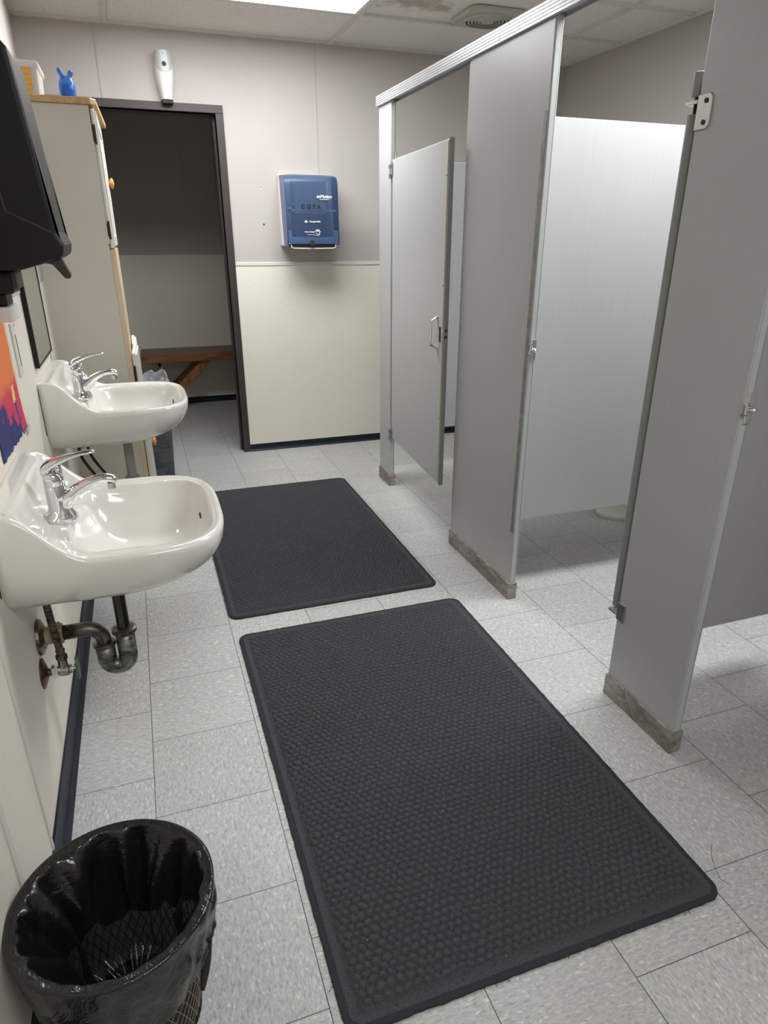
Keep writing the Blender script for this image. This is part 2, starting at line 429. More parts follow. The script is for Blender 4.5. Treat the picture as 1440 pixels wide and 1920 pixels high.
# far wall with the doorway
wf = B()
wf.box(-.42, DX0, YF, YF + .13, 0, H).box(DX1, XR + .1, YF, YF + .13, 0, H).box(DX0, DX1, YF, YF + .13, DZ, H)
wf = struct(wf.build('wall_far', MAT['wall_up']))
struct(B().box(.744, XR, YF - .006, YF, .05, SEAM).build('wainscot_panel', MAT['wall_low'], wf))
g = B()
for x in (.094, 1.31, 2.53):
    g.box(x - .0035, x + .0035, YF - .0022, YF, DZ + .04 if x < .744 else SEAM + .02, H)
struct(g.build('panel_seam', MAT['seam'], wf))
struct(B().box(.744, XR, YF - .011, YF, SEAM - .004, SEAM + .018).build('trim_1', MAT['batten'], bevel=.003))
wr = struct(B().box(XR, XR + .1, YN, YF + .13, 0, H).build('wall_right', MAT['wall_up']))
wn = struct(B().box(XL - .12, XR, YN - .1, YN, 0, H).build('wall_near', MAT['wall_up']))
def cove(x0, y0, x1, y1, nx, ny, name, h=.095, t=.004, toe=.016):
    """vinyl cove base along a wall line; (nx,ny) points into the room"""
    prof = [(0, 0), (toe, 0), (toe, .004), (.008, .012), (t, .026), (t, h), (0, h)]
    b = B(); n = len(prof); vs = []
    for (px, py) in ((x0, y0), (x1, y1)):
        for d, z in prof: vs.append((px + nx * d, py + ny * d, z))
    b.add(vs, [tuple(range(n)), tuple(range(2 * n - 1, n - 1, -1))] + [(i, i + n, (i + 1) % n + n, (i + 1) % n) for i in range(n)])
    return struct(b.build(name, MAT['base']))
cove(XL, YN, XL, 2.42, 1, 0, 'baseboard_left', .1, .006, .019)
cove(.744, YF, XR, YF, 0, -1, 'baseboard_far')
cove(XR, YN, XR, YF, -1, 0, 'baseboard_right')
# room beyond the doorway
hb = struct(B().box(-1.3, XR, YB, YB + .1, 0, H).build('wall_back', MAT['wall_up']))
struct(B().box(-1.3, XR, YB - .005, YB, .05, 1.25).build('wainscot_panel', MAT['wall_low'], hb))
struct(B().box(.86, .866, YB - .008, YB, 1.25, H).box(.60, .604, YB - .003, YB, 1.25, H).build('panel_seam', MAT['seam'], hb))
struct(B().box(-1.3, -1.2, YF + .13, YB, 0, H).build('wall_side', MAT['wall_up']))
struct(B().box(2.2, 2.3, YF + .13, YB, 0, H).build('wall_end', MAT['wall_up']))
struct(B().box(-1.3, XR, YF, YB, H + .001, H + .1).build('ceiling_back', MAT['ceiling']))
cove(-1.2, YB, 2.2, YB, 0, -1, 'baseboard_back', .1)
# dark steel door frame
df = struct(thing('door_1', None, None, (DX1, YF, 0)))
for k in ('label', 'category'):
    if k in df: del df[k]
def jamb(xa, xo, sgn):
    # profile in x,y: face on room side, return into opening, stop
    b = B(); f = YF
    b.prism([(xo, f), (xo, f - .014), (xa, f - .014), (xa, f + .05), (xa - sgn * .014, f + .05), (xa - sgn * .014, f + .075), (xa, f + .075), (xa, f + .144), (xo, f + .144), (xo, f + .13), (xa + sgn * .012, f + .13), (xa + sgn * .012, f)], 'z', 0, DZ - .0005)
    return b
struct(jamb(DX1, .744, 1).build('jamb', MAT['frame'], df, bevel=.002))
struct(jamb(DX0, DX0 - .044, -1).build('jamb', MAT['frame'], df, bevel=.002))
struct(B().prism([(YF, DZ + .042), (YF - .014, DZ + .042), (YF - .014, DZ), (YF + .05, DZ), (YF + .05, DZ - .014), (YF + .075, DZ - .014), (YF + .075, DZ), (YF + .144, DZ), (YF + .144, DZ + .042), (YF + .13, DZ + .042), (YF + .13, DZ + .012), (YF, DZ + .012)], 'x', DX0 - .044, .744).build('head', MAT['frame'], df, bevel=.002))
# screw holes left in the far wall
for (x, z, r, lab) in ((.939, 1.668, .006, 'upper small screw hole in grey wall left of blue dispenser'), (.943, 1.459, .010, 'lower chipped hole in grey wall left of blue dispenser')):
    t = thing('wall_anchor', lab, 'wall anchor', (x, YF, z))
    B().lathe([(r * .55, -.002), (r * .55, 0)], (x, YF, z + r * .4), 'y', 14).build('anchor_hole', MAT['dark_gap'], t)
    B().lathe([(r, -.001), (r * .9, 0)], (x + r * .1, YF, z), 'y', 14).build('chipped_rim', MAT['whiteplastic'] if r < .008 else MAT['pvc'], t)

# ------------------------------------------------------------------ ceiling lights
def ceiling_light(x0, x1, y0, y1, lab, k):
    t = thing('ceiling_light', lab, 'ceiling light', ((x0 + x1) / 2, (y0 + y1) / 2, H), 'recessed ceiling light panels')
    w_ = .022; b = B(); z0, z1 = H - .003, H + .011
    b.box(x0, x1, y0, y0 + w_, z0, z1).box(x0, x1, y1 - w_, y1, z0, z1).box(x0, x0 + w_, y0 + w_, y1 - w_, z0, z1).box(x1 - w_, x1, y0 + w_, y1 - w_, z0, z1)
    b.build('frame', MAT['whiteplastic'], t)
    B().box(x0 + w_, x1 - w_, y0 + w_, y1 - w_, H + .001, H + .006).build('diffuser', make_glow(k), t)
    return t
ceiling_light(.172, 1.388, 2.627, 3.208, 'bright recessed fluorescent light panel in ceiling nearest the doorway', 1.04)
ceiling_light(1.412, 2.633, .812, 1.393, 'recessed fluorescent light panel in ceiling above the open middle stall', 1.2)
ceiling_light(.172, 1.388, -1.608, -1.027, 'recessed fluorescent light panel in ceiling behind the camera', .70)

# exhaust vent
vx, vy = 2.035, 3.02
t = thing('ceiling_vent', 'round ringed exhaust grille on square plate beside brown ceiling stain', 'ceiling vent', (vx, vy, H))
def rrect(cx, cy, a, b, r, n=6):
    out = []
    for (sx, sy, st) in ((1, 1, 0), (-1, 1, 1), (-1, -1, 2), (1, -1, 3)):
        for i in range(n + 1):
            th = PI / 2 * (st + i / n)
            out.append((cx + sx * (a - r) + r * math.cos(th), cy + sy * (b - r) + r * math.sin(th)))
    return out
B().prism(rrect(vx, vy, .155, .155, .05), 'z', H - .012, H + .01).build('plate', MAT['ventplastic'], t, bevel=.006)
B().lathe([(.122, H - .0135), (.122, H - .0125)], (vx, vy, 0), 'z', 48).build('dark_opening', MAT['dark_gap'], t)
for i, r in enumerate((.122, .104, .086, .068, .050)):
    k = B(); prof = [(r - .009, -.022), (r - .0005, -.022 + .002), (r + .001, -.0128), (r - .0055, -.0128)]
    k.grid(lambda u, v, r=r, prof=prof: (vx + prof[min(3, round(v * 4) % 4)][0] * math.cos(2 * PI * u), vy + prof[round(v * 4) % 4][0] * math.sin(2 * PI * u), H + prof[round(v * 4) % 4][1]), 48, 4, True)
    k.build('ring', MAT['ventplastic'], t, smooth=False)
B().lathe([(.0, -.02), (.034, -.022), (.036, -.0128)], (vx, vy, H), 'z', 32).build('hub', MAT['ventplastic'], t)

# ------------------------------------------------------------------ toilet stalls
PX0, PX1 = 1.433, 1.462
def pilaster(y0, y1, lab, latch=None, stop=False, inner=False):
    t = thing('stall_post', lab, 'stall post', (1.447, (y0 + y1) / 2, 0), 'grey steel posts of the toilet stalls')
    B().box(PX0, PX1, y0, y1, .01, 2.015).build('panel', MAT['steel'], t, bevel=.004, segs=3)
    sh = B().box(PX0 - .006, PX1 + .006, y0 - .005, y1 + .005, 0, .075)
    sh.build('floor_shoe', MAT['shoe'], t, bevel=.003)
    # folded edge seam on the near and far ends
    B().box(PX1 - .0075, PX1 - .006, y0 - .0012, y0 + .001, .08, 2.01).box(PX1 - .0075, PX1 - .006, y1 - .001, y1 + .0012, .08, 2.01).build('edge_seam', MAT['dark_gap'], t)
    B().box(PX0 + .003, PX1 - .0078, y0 - .0025, y0 + .001, .08, 2.01).build('edge_strip', MAT['steel_edge'], t, bevel=.001)
    if stop:
        B().box(PX0 - .002, PX0 + .001, y0 + .004, y0 + .024, .30, 1.765).build('stop_strip', MAT['stop'], t, bevel=.0008)
    if latch:
        z = latch; yk = y0 - .004
        k = B().box(PX0 + .006, PX0 + .026, yk - .004, yk + .003, z - .035, z + .04).build('latch_keeper', MAT['chrome'], t, bevel=.002)
        B().lathe([(.0, -.024), (.006, -.022), (.009, -.014), (.007, -.004), (.0105, .0)], (PX0 + .008, yk - .004, z + .004), 'y', 20).build('bumper', MAT['chrome'], k, smooth=True)
        B().box(PX0 - .004, PX0 + .008, yk - .012, yk + .004, z - .012, z + .018).build('catch', MAT['chrome'], k, bevel=.003)
    return t
p1 = pilaster(2.822, 3.008, 'narrow grey steel stall post at far end, beside blue dispenser wall')
p2 = pilaster(1.337, 1.934, 'wide grey steel stall post between the closed door and open stall', 1.02, True)
p3 = pilaster(.362, .670, 'dark grey steel stall post nearest the camera with door hinge on it', 1.025)
pilaster(-1.0, -.48, 'grey steel stall post beside the camera at near end of stalls')
# head rail
hr = thing('head_rail', 'ribbed aluminium rail running along the tops of the stall posts', 'head rail', (1.447, .5, 2.03))
left = []
for i in range(5):
    z = 2.055 - .0094 * i
    left += [(1.4235, z), (1.4205, z - .0008), (1.4205, z - .0085), (1.4235, z - .0094)]
prof = [(1.470, 2.055)] + left + [(1.424, 2.007), (1.430, 2.007), (1.430, 2.016), (1.465, 2.016), (1.465, 2.007), (1.470, 2.007)]
B().prism(prof, 'y', 1.682, 3.02).build('rail_section', MAT['alu'], hr)
B().prism(prof, 'y', YN, 1.680).build('rail_section', MAT['alu'], hr)
# divider panels
def divider(y, lab):
    t = thing('stall_divider', lab, 'stall divider', (2.25, y, .3), 'grey steel dividers between the stalls')
    B().box(1.4625, XR - .012, y - .0125, y + .0125, .305, 1.765).build('panel', MAT['steel'], t, bevel=.005, segs=3)
    for z in (.45, 1.62):
        for s in (-1, 1):
            ya, yb = (y + .0125, y + .045) if s > 0 else (y - .045, y - .0125)
            B().box(XR - .014, XR - .001, ya, yb, z - .04, z + .04).build('wall_bracket', MAT['nickel'], t, bevel=.002)
    return t
divider(2.94, 'grey stall divider behind the far narrow post, seen past the closed door')
divider(1.455, 'pale grey stall divider seen through the open stall, toilet foot beneath it')
divider(.515, 'dark grey stall divider at right edge, behind the nearest stall post')
# closed door of the far stall
hx, hy, th = 1.4475, 2.808, math.radians(-4.2)
L = .845
def dloc(u, v):   # u along door from hinge, v outward (+ = room side, -x)
    return (hx + math.sin(th) * u - math.cos(th) * v, hy - math.cos(th) * u - math.sin(th) * v)
def dbox(b, u0, u1, v0, v1, z0, z1):
    q = [dloc(u0, v0), dloc(u1, v0), dloc(u1, v1), dloc(u0, v1)]
    return b.prism(q, 'z', z0, z1)
d1 = thing('stall_door', 'light grey stall door, nearly closed, with chrome pull handle', 'stall door', (hx, hy, .3), 'grey steel stall doors')
dp = dbox(B(), .004, L, -.0125, .0125, .305, 1.752).build('panel', MAT['steel'], d1, bevel=.005, segs=3)
dbox(B(), L - .001, L + .004, -.010, .010, .30, 1.757).build('edge_moulding', MAT['moulding_shaded'], d1, bevel=.004, segs=3)
dbox(B(), L - .022, L - .004, .0125, .0145, .33, 1.745).build('face_strip', MAT['stop_pale'], d1)
b = B(); hp = []
uu, zc = L - .075, 1.0
for i in range(21):
    a = i / 20
    zz = zc - .07 + .14 * a
    vv = .0125 + .032 * min(1, math.sin(PI * a) * 2.2)
    x_, y_ = dloc(uu, vv); hp.append((x_, y_, zz))
b.tube(hp, [(.005, .009)] * 21, 12); b.build('pull_handle', MAT['chrome'], d1, smooth=True)
x_, y_ = dloc(L - .035, .0125)
k = dbox(B(), L - .045, L - .022, .0125, .0165, .965, 1.03).build('latch_plate', MAT['black_screw'], d1, bevel=.002)
dbox(B(), L - .04, L - .028, .0165, .028, .985, 1.012).build('latch_knob', MAT['chrome'], k, bevel=.003)
b = B()
for z in (.99, 1.017):
    x_, y_ = dloc(L + .004, 0); q = B().lathe([(.006, -.0015), (.006, .001)], (x_, y_, z), 'y', 14); b.add(q.v, q.f)
b.build('latch_hole', MAT['dark_gap'], d1)
b = B()
for z in (.62, 1.2, 1.62): dbox(b, L - .016, L - .010, .0145, .0155, z, z + .006)
b.build('screw', MAT['black_screw'], d1)
def door_hinge(parent, z, y, s=1):
    k = B().box(PX0 - .0035, PX0 - .0005, y - .004, y + .016, z - .028, z + .03).build('hinge', MAT['nickel'], parent, bevel=.0015)
    B().tube([(PX0 - .008, y - .008, z - .032), (PX0 - .008, y - .008, z - .012)], .006, 14).tube([(PX0 - .008, y - .008, z + .012), (PX0 - .008, y - .008, z + .03)], .006, 14).build('pivot', MAT['nickel'], k, smooth=False)
    B().box(PX0 - .006, PX0 - .002, y - .034, y - .012, z - .02, z + .04).build('hinge_leaf', MAT['nickel'], k, bevel=.001)
door_hinge(d1, 1.70, 2.822); door_hinge(d1, .325, 2.822)
B().tube([(hx - .004, hy - .022, 1.75), (hx - .004, hy - .022, 1.785)], .007, 14).build('hinge_pin', MAT['nickel'], d1)
# open door of the middle stall: swung inward, seen on its rounded hinge edge
d2 = thing('stall_door', 'grey stall door swung open inward, seen on its long rounded edge', 'stall door', (1.44, .69, .3), 'grey steel stall doors')
def rounded_edge(z0, z1):
    pts = [(2.07, .679), (2.07, .713)]
    pts += [(1.455, .713)] + [(1.452 - .018 * math.sin(a), .696 + .017 * math.cos(a)) for a in [PI * i / 10 for i in range(11)]] + [(1.455, .679)]
    return B().prism(pts, 'z', z0, z1)
rounded_edge(.318, 1.665).build('panel', MAT['moulding_shaded'], d2)  # darker grey stands in for shade on this unlit edge
B().box(1.475, 2.07, .681, .707, 1.665, 1.752).build('top_section', MAT['steel'], d2)
rr = B().prism([(1.475, .713)] + [(1.452 - .018 * math.sin(a), .696 + .017 * math.cos(a)) for a in [PI * i / 10 for i in range(11)]] + [(1.475, .679)], 'z', 1.700, 1.752)
rr.build('hinge_cap', MAT['moulding_shaded'], d2, bevel=.002)
B().tube([(1.449, .694, 1.66), (1.449, .694, 1.705)], .006, 14).build('hinge_pin', MAT['black_screw'], d2)
k = B().prism([(.630, 1.628), (.668, 1.628), (.668, 1.70), (.630, 1.70), (.622, 1.692), (.622, 1.636)], 'x', PX0 - .004, PX0).build('hinge_bracket', MAT['nickel'], d2, bevel=.001)
B().prism([(1.430, .6705), (1.470, .6705), (1.470, .712), (1.430, .712)], 'z', 1.684, 1.692).build('hinge_arm', MAT['nickel'], k, bevel=.001)
b = B()
for z in (1.642, 1.686): b.lathe([(.0055, -.002), (.0055, .0)], (PX0 - .004, .640, z), 'x', 16)
b.build('screw', MAT['black_screw'], k)
k = B().box(PX0 - .004, PX0, .636, .670, .285, .345).build('hinge_bracket', MAT['nickel'], d2, bevel=.001)
B().prism([(1.430, .6705), (1.470, .6705), (1.470, .712), (1.430, .712)], 'z', .296, .304).build('hinge_arm', MAT['nickel'], k, bevel=.001)
B().tube([(1.449, .694, .296), (1.449, .694, .325)], .009, 14).build('hinge_cup', MAT['nickel'], d2)

# toilet behind the divider
tx, ty = 2.33, 1.985
t = thing('toilet', 'white porcelain toilet, its foot showing under the pale stall divider', 'toilet', (2.6, ty, 0))
def oval(cx, a, b_, z, n=36): return [(cx + a * math.cos(2 * PI * i / n), ty + b_ * math.sin(2 * PI * i / n), z) for i in range(n)]
secs = [(2.600, .262, .150, 0), (2.600, .257, .146, .03), (2.60, .225, .120, .07), (2.60, .20, .10, .16), (2.56, .235, .13, .26), (2.52, .265, .175, .34), (2.51, .275, .187, .375), (2.51, .275, .187, .39), (2.51, .215, .13, .388), (2.53, .15, .09, .30), (2.55, .06, .05, .22)]
b = B()
for i, (cx, a, bb, z) in enumerate(secs): b.v += oval(cx, a, bb, z)
for i in range(len(secs) - 1):
    for j in range(36):
        b.f.append((i * 36 + j, i * 36 + (j + 1) % 36, (i + 1) * 36 + (j + 1) % 36, (i + 1) * 36 + j))
b.f.append(tuple(range(36))[::-1]); b.f.append(tuple(range(len(secs) * 36 - 36, len(secs) * 36)))
b.build('bowl', MAT['ceramic'], t, smooth=True)
b = B()
for (a, bb, z) in ((.278, .19, .392), (.28, .192, .405), (.27, .182, .412), (.185, .11, .412), (.18, .105, .392)): b.v += oval(2.51, a, bb, z)
for i in range(5):
    for j in range(36):
        i2 = (i + 1) % 5
        b.f.append((i * 36 + j, i * 36 + (j + 1) % 36, i2 * 36 + (j + 1) % 36, i2 * 36 + j))
b.build('seat', MAT['whiteplastic'], t, smooth=True)
B().box(2.80, 3.015, ty - .22, ty + .22, .38, .72).build('tank', MAT['ceramic'], t, bevel=.02, segs=4)
B().box(2.79, 3.02, ty - .23, ty + .23, .72, .75).build('tank_lid', MAT['ceramic'], t, bevel=.01, segs=3)

# ------------------------------------------------------------------ floor mats
def floor_mat(x0, x1, y0, y1, lab, seed, rz=0):
    cx, cy = (x0 + x1) / 2, (y0 + y1) / 2
    t = thing('floor_mat', lab, 'floor mat', (cx, cy, 0), 'dimpled charcoal floor mats')
    a, b_ = (x1 - x0) / 2, (y1 - y0) / 2
    # border: slab with rounded corners and slightly frayed edge
    ring = rrect(cx, cy, a, b_, .04, 6); pts = []
    m = len(ring)
    for i in range(m):
        p, q = Vector(ring[i]), Vector(ring[(i + 1) % m]); n_ = max(1, int((q - p).length / .012))
        for k in range(n_):
            r_ = p.lerp(q, k / n_); d = .0018 * noise.noise((r_.x * 70, r_.y * 70, seed)) + .0012 * noise.noise((r_.x * 300, r_.y * 300, seed))
            v = Vector((r_.x - cx, r_.y - cy)).normalized(); pts.append((r_.x + v.x * d, r_.y + v.y * d))
    B().prism(pts, 'z', 0, .006).build('border', MAT['mat_edge'], t, bevel=.002)
    # dimpled carpet field
    e = .012; sx = .0027
    nx = int((x1 - x0 - 2 * e) / sx); ny = int((y1 - y0 - 2 * e) / sx)
    P = .0205; rowh = P * .86
    def hf(u, v):
        x = x0 + e + u * (x1 - x0 - 2 * e); y = y0 + e + v * (y1 - y0 - 2 * e)
        # keep inside rounded corner
        dx = max(0, abs(x - cx) - (a - e - .035)); dy = max(0, abs(y - cy) - (b_ - e - .035))
        d = math.hypot(dx, dy)
        if d > .035:
            f = .035 / d; x = cx + math.copysign(a - e - .035 + dx * f, x - cx); y = cy + math.copysign(b_ - e - .035 + dy * f, y - cy)
        ed = min(x - x0 - e, x1 - e - x, y - y0 - e, y1 - e - y)
        jx = .008 * noise.noise((x * 22, y * 22, seed)); jy = .008 * noise.noise((x * 22, y * 22, seed + 9))
        X, Y = x + jx, y + jy; best = 9
        r0 = math.floor(Y / rowh)
        for r in (r0, r0 + 1):
            off = .5 * P if r % 2 else 0
            c = round((X - off) / P)
            dd = math.hypot(X - (c * P + off), (Y - r * rowh) * 1.12)
            if dd < best: best = dd
        hgt = .0088 * (sst(P * .55, P * .34, best) * .8 + .2 * math.sqrt(max(0, 1 - (best / (P * .55)) ** 2)))
        hgt *= sst(.018, .034, ed)
        hgt += .0008 * noise.noise((x * 60, y * 60, 3)) - .0012 * sst(.008, .014, ed) * (1 - sst(.018, .024, ed))
        if ed < .001: hgt = -.006
        return (x, y, .0075 + hgt)
    B().grid(hf, nx, ny).build('carpet', MAT['mat'], t, smooth=True, fix=False)
    # frayed threads
    b = B(); rnd = random.Random(seed)
    for k in range(16):
        side = rnd.choice('LRFN'); s_ = rnd.uniform(-.95, .95)
        if side in 'LR': px = x0 if side == 'L' else x1; py = cy + s_ * b_; dx = -1 if side == 'L' else 1; dy = 0
        else: py = y0 if side == 'N' else y1; px = cx + s_ * a; dy = -1 if side == 'N' else 1; dx = 0
        l = rnd.uniform(.004, .012); ph = rnd.uniform(-1, 1)
        b.tube([(px - dx * .002, py - dy * .002, .004), (px + dx * l * .5 + dy * l * .3 * ph, py + dy * l * .5 + dx * l * .3 * ph, .004), (px + dx * l + dy * l * ph, py + dy * l + dx * l * ph, .001)], .0006, 5)
    tag(b.build('frayed_threads', MAT['mat_edge'], t), kind='stuff')
    return t
floor_mat(.308, 1.205, 1.542, 3.055, 'charcoal dimpled floor mat lying farther away, toward the doorway', 1.5)
floor_mat(.322, 1.228, -.068, 1.418, 'charcoal dimpled floor mat nearest the camera, filling foreground floor', 5.5)
h_ = []
for i in range(14):
    a = i / 13; h_.append((1.262 + .05 * a - .03 * math.sin(a * 3), -.045 + .10 * a ** 1.5 + .006 * math.sin(a * 9), .0006))
tag(B().tube(h_, .0005, 5).build('loose_thread', MAT['mat_edge']), 'thin dark loose thread curled on tile at near corner of mat', 'thread')

# ------------------------------------------------------------------ sinks
def sink_basin(wy, parent, ox, oz):
    D, c, WB = .486, .25, .270
    def W(x):
        if x >= c:
            q = min(1, (x - c) / (D - c)); return WB * max(0, 1 - q ** 3.4) ** (1 / 3.4)
        return WB - .020 * (1 - x / c) ** 1.6
    def inside(x, y): return 0 <= x <= D and abs(y) <= W(x)
    NT = 128; Rr = []
    for j in range(NT):
        a = 2 * PI * j / NT; lo, hi = 0, .6
        for _ in range(26):
            m_ = (lo + hi) / 2
            if inside(c + m_ * math.cos(a), m_ * math.sin(a)): lo = m_
            else: hi = m_
        Rr.append(lo)
    def top(x, y, rho):
        w_ = max(W(x), .02); ay = abs(y)
        wing = .108 * (1 - sst(.035, .20, x)) ** 1.35
        inner = .108 * (1 - sst(.042, .088, x))
        tt = sst(w_ - .046, w_ - .016, ay)
        z = inner * (1 - tt) + wing * tt
        # raised rim, recessed deck
        q = ((abs(x - .296) / .153) ** 4 + (ay / .206) ** 4) ** (1 / 4)
        z -= .005 * (1 - sst(.90, .96, rho)) * sst(.09, .12, x)
        if q < 1.06:
            z -= .122 * (1 - min(1, max(0, (q / 1.06)) ** 3.4)) ** .72
        # round the outer lip
        if x > .02 or True:
            k = max(0, (rho - .965) / .035)
            z -= .009 * k * k if x > .03 else .004 * k * k
        return z
    def Hh(x): return .160 - .035 * sst(.22, .486, x)
    b = B(); rings = []
    rh = [i / 30 * .90 for i in range(1, 31)] + [.91 + .09 * i / 12 for i in range(0, 13)]
    for r in rh:
        row = []
        for j in range(NT):
            a = 2 * PI * j / NT; x = c + r * Rr[j] * math.cos(a); y = r * Rr[j] * math.sin(a); row.append((x, y, top(x, y, r)))
        rings.append(row)
    lower = [.9995, .998, .994, .988, .978, .962, .94, .91, .87, .82, .76, .68, .58, .45, .3, .15]
    for r in lower:
        row = []
        for j in range(NT):
            a = 2 * PI * j / NT; x = c + r * Rr[j] * math.cos(a); y = r * Rr[j] * math.sin(a)
            if x < c: rp = min(r, abs(y) / W(x)) if abs(math.cos(a)) > .05 else r; rp = abs(y) / W(x)
            else: rp = r
            z = -.010 - (Hh(x) - .010) * max(0, 1 - rp ** 3.2) ** (1 / 2.2)
            row.append((x, y, z))
        rings.append(row)
    for row in rings: b.v += [(ox + x, wy + y, oz + z) for x, y, z in row]
    n = len(rings)
    for i in range(n - 1):
        for j in range(NT):
            b.f.append((i * NT + j, i * NT + (j + 1) % NT, (i + 1) * NT + (j + 1) % NT, (i + 1) * NT + j))
    b.v.append((ox + c, wy, oz + top(c, 0, 0))); ct = len(b.v) - 1
    for j in range(NT): b.f.append((j, ct, (j + 1) % NT))
    b.v.append((ox + c, wy, oz - Hh(c))); cb = len(b.v) - 1
    for j in range(NT): b.f.append(((n - 1) * NT + j, (n - 1) * NT + (j + 1) % NT, cb))
    o = b.build('basin', MAT['ceramic'], parent, smooth=True)
    B().lathe([(.0, .001), (.018, .001), (.022, .004), (.024, .0)], (ox + .27, wy, oz - .124), 'z', 28).build('drain', MAT['chrome'], parent, smooth=True)
    b = B()
    for s_ in (-1, 1): b.tube([(ox + .4335, wy + s_ * .009 - .004, oz - .030), (ox + .4335, wy + s_ * .009 + .004, oz - .040)], .0022, 8)
    b.build('overflow_slot', MAT['dark_gap'], o)
    b = B().box(ox - .0005, ox + .002, wy - .2515, wy - .2485, oz - .07, oz + .09)
    b.build('caulk_gap', MAT['hinge'], parent)
    return o
def faucet(wy, parent, ox, oz):
    X = ox + .108; z = oz - .005; K = 1.14
    body = B()
    # oval base flaring into a column, leaning forward
    secs = []
    for (dz, dx, a, bb) in ((0, 0, .034, .030), (.006, 0, .035, .031), (.016, .001, .033, .029), (.024, .004, .026, .025), (.036, .003, .0225, .0215), (.060, .001, .0205, .0205), (.088, .001, .0205, .0205), (.090, .001, .0195, .0195), (.092, .001, .0205, .0205), (.105, .000, .0205, .0205), (.116, -.001, .0185, .0190), (.122, -.002, .012, .013)):
        secs.append(((X + dx, wy, z + dz * 1.04), a * K, bb * K))
    seg = 32
    for (c_, a, bb) in secs:
        for j in range(seg):
            th_ = 2 * PI * j / seg; body.v.append((c_[0] + a * math.cos(th_), c_[1] + bb * math.sin(th_), c_[2]))
    for i in range(len(secs) - 1):
        for j in range(seg): body.f.append((i * seg + j, i * seg + (j + 1) % seg, (i + 1) * seg + (j + 1) % seg, (i + 1) * seg + j))
    body.f.append(tuple(range(seg))[::-1]); body.f.append(tuple(range((len(secs) - 1) * seg, len(secs) * seg)))
    f = body.build('faucet', MAT['chrome'], parent, smooth=True)
    sp = [(-.004, .028), (.012, .040), (.030, .058), (.050, .074), (.074, .087), (.098, .094), (.118, .095), (.132, .090), (.140, .083)]
    rs = [(.020, .020), (.020, .020), (.016, .018), (.0125, .0155), (.0105, .0135), (.0095, .0125), (.0098, .0125), (.0100, .0125), (.008, .010)]
    B().tube([(X + a, wy, z + d * 1.04) for a, d in sp], [(p * K, q * K) for p, q in rs], 20, up=(0, 0, 1)).build('spout', MAT['chrome'], f, smooth=True, subsurf=1)
    B().tube([(X + .126, wy, z + .085), (X + .126, wy, z + .070)], .0095, 18).build('aerator', MAT['nickel'], f, smooth=False)
    lv = [(-.018, .112), (-.014, .126), (0, .137), (.018, .146), (.040, .153), (.062, .1575), (.082, .160), (.094, .160)]
    rl = [(.006, .014), (.010, .019), (.010, .018), (.0075, .015), (.005, .0125), (.004, .011), (.0038, .0105), (.003, .008)]
    B().tube([(X + a * 1.1, wy, z + d * 1.04) for a, d in lv], [(p * K * 1.1, q * K) for p, q in rl], 20, up=(0, 0, 1)).build('lever_handle', MAT['chrome'], f, smooth=True, subsurf=1)
    B().tube([(X + .012, wy, z + .098), (X + .016, wy, z + .142)], [.010, .008], 16).build('lever_stem', MAT['chrome'], f, smooth=True)
def arc(cx, cz, r, a0, a1, n=12): return [(cx + r * math.cos(a0 + (a1 - a0) * i / n), cz + r * math.sin(a0 + (a1 - a0) * i / n)) for i in range(n + 1)]

# near sink
y1, z1 = .865, .762
s1 = thing('sink', 'white wall-hung sink nearest the camera, chrome faucet and metal trap', 'sink', (XL, y1, z1), 'white wall-hung sinks')
sink_basin(y1, s1, XL, z1); faucet(y1, s1, XL, z1)
xt = -.018
B().tube([(xt, y1, z1 - .14), (xt, y1, .40)], .0165, 24).build('tailpiece', MAT['tail'], s1, smooth=False)
tr = B()
R_ = .027; pts = [(xt, .43), (xt, .352)] + arc(xt - R_, .350, R_, 0, -PI, 14) + [(xt - 2 * R_, .400)]
tr = tr.tube([(a, y1, c_) for a, c_ in pts], .0245, 24).build('trap', MAT['trap'], s1, smooth=True)
B().lathe([(.026, 0), (.032, .001), (.032, .010), (.026, .012)], (xt, y1, .424), 'z', 24).build('slip_nut', MAT['pipe'], tr)
B().lathe([(.025, 0), (.029, .001), (.029, .008), (.025, .010)], (xt - 2 * R_, y1, .392), 'z', 24).build('slip_nut', MAT['pipe'], tr)
pts = [(xt - 2 * R_, .395)] + arc(xt - 2 * R_ - .040, .408, .040, 0, PI / 2, 10) + [(-.165, .448)]
B().tube([(a, y1, c_) for a, c_ in pts], .0195, 24).build('trap_arm', MAT['pipe'], s1, smooth=True)
B().lathe([(.024, 0), (.031, .002), (.031, .012), (.026, .013), (.026, .018), (.020, .019)], (-.182, y1, .448), 'x', 12).build('coupling_nut', MAT['brass'], s1)
B().tube([(-.213, y1, .448), (-.176, y1, .448)], .0235, 20).build('wall_stub', MAT['pvc'], s1)
B().lathe([(.0, 0), (.048, 0), (.046, .007), (.026, .016), (.0, .016)], (XL + .001, y1, .446), 'x', 32).build('wall_flange', MAT['pipe'], s1)
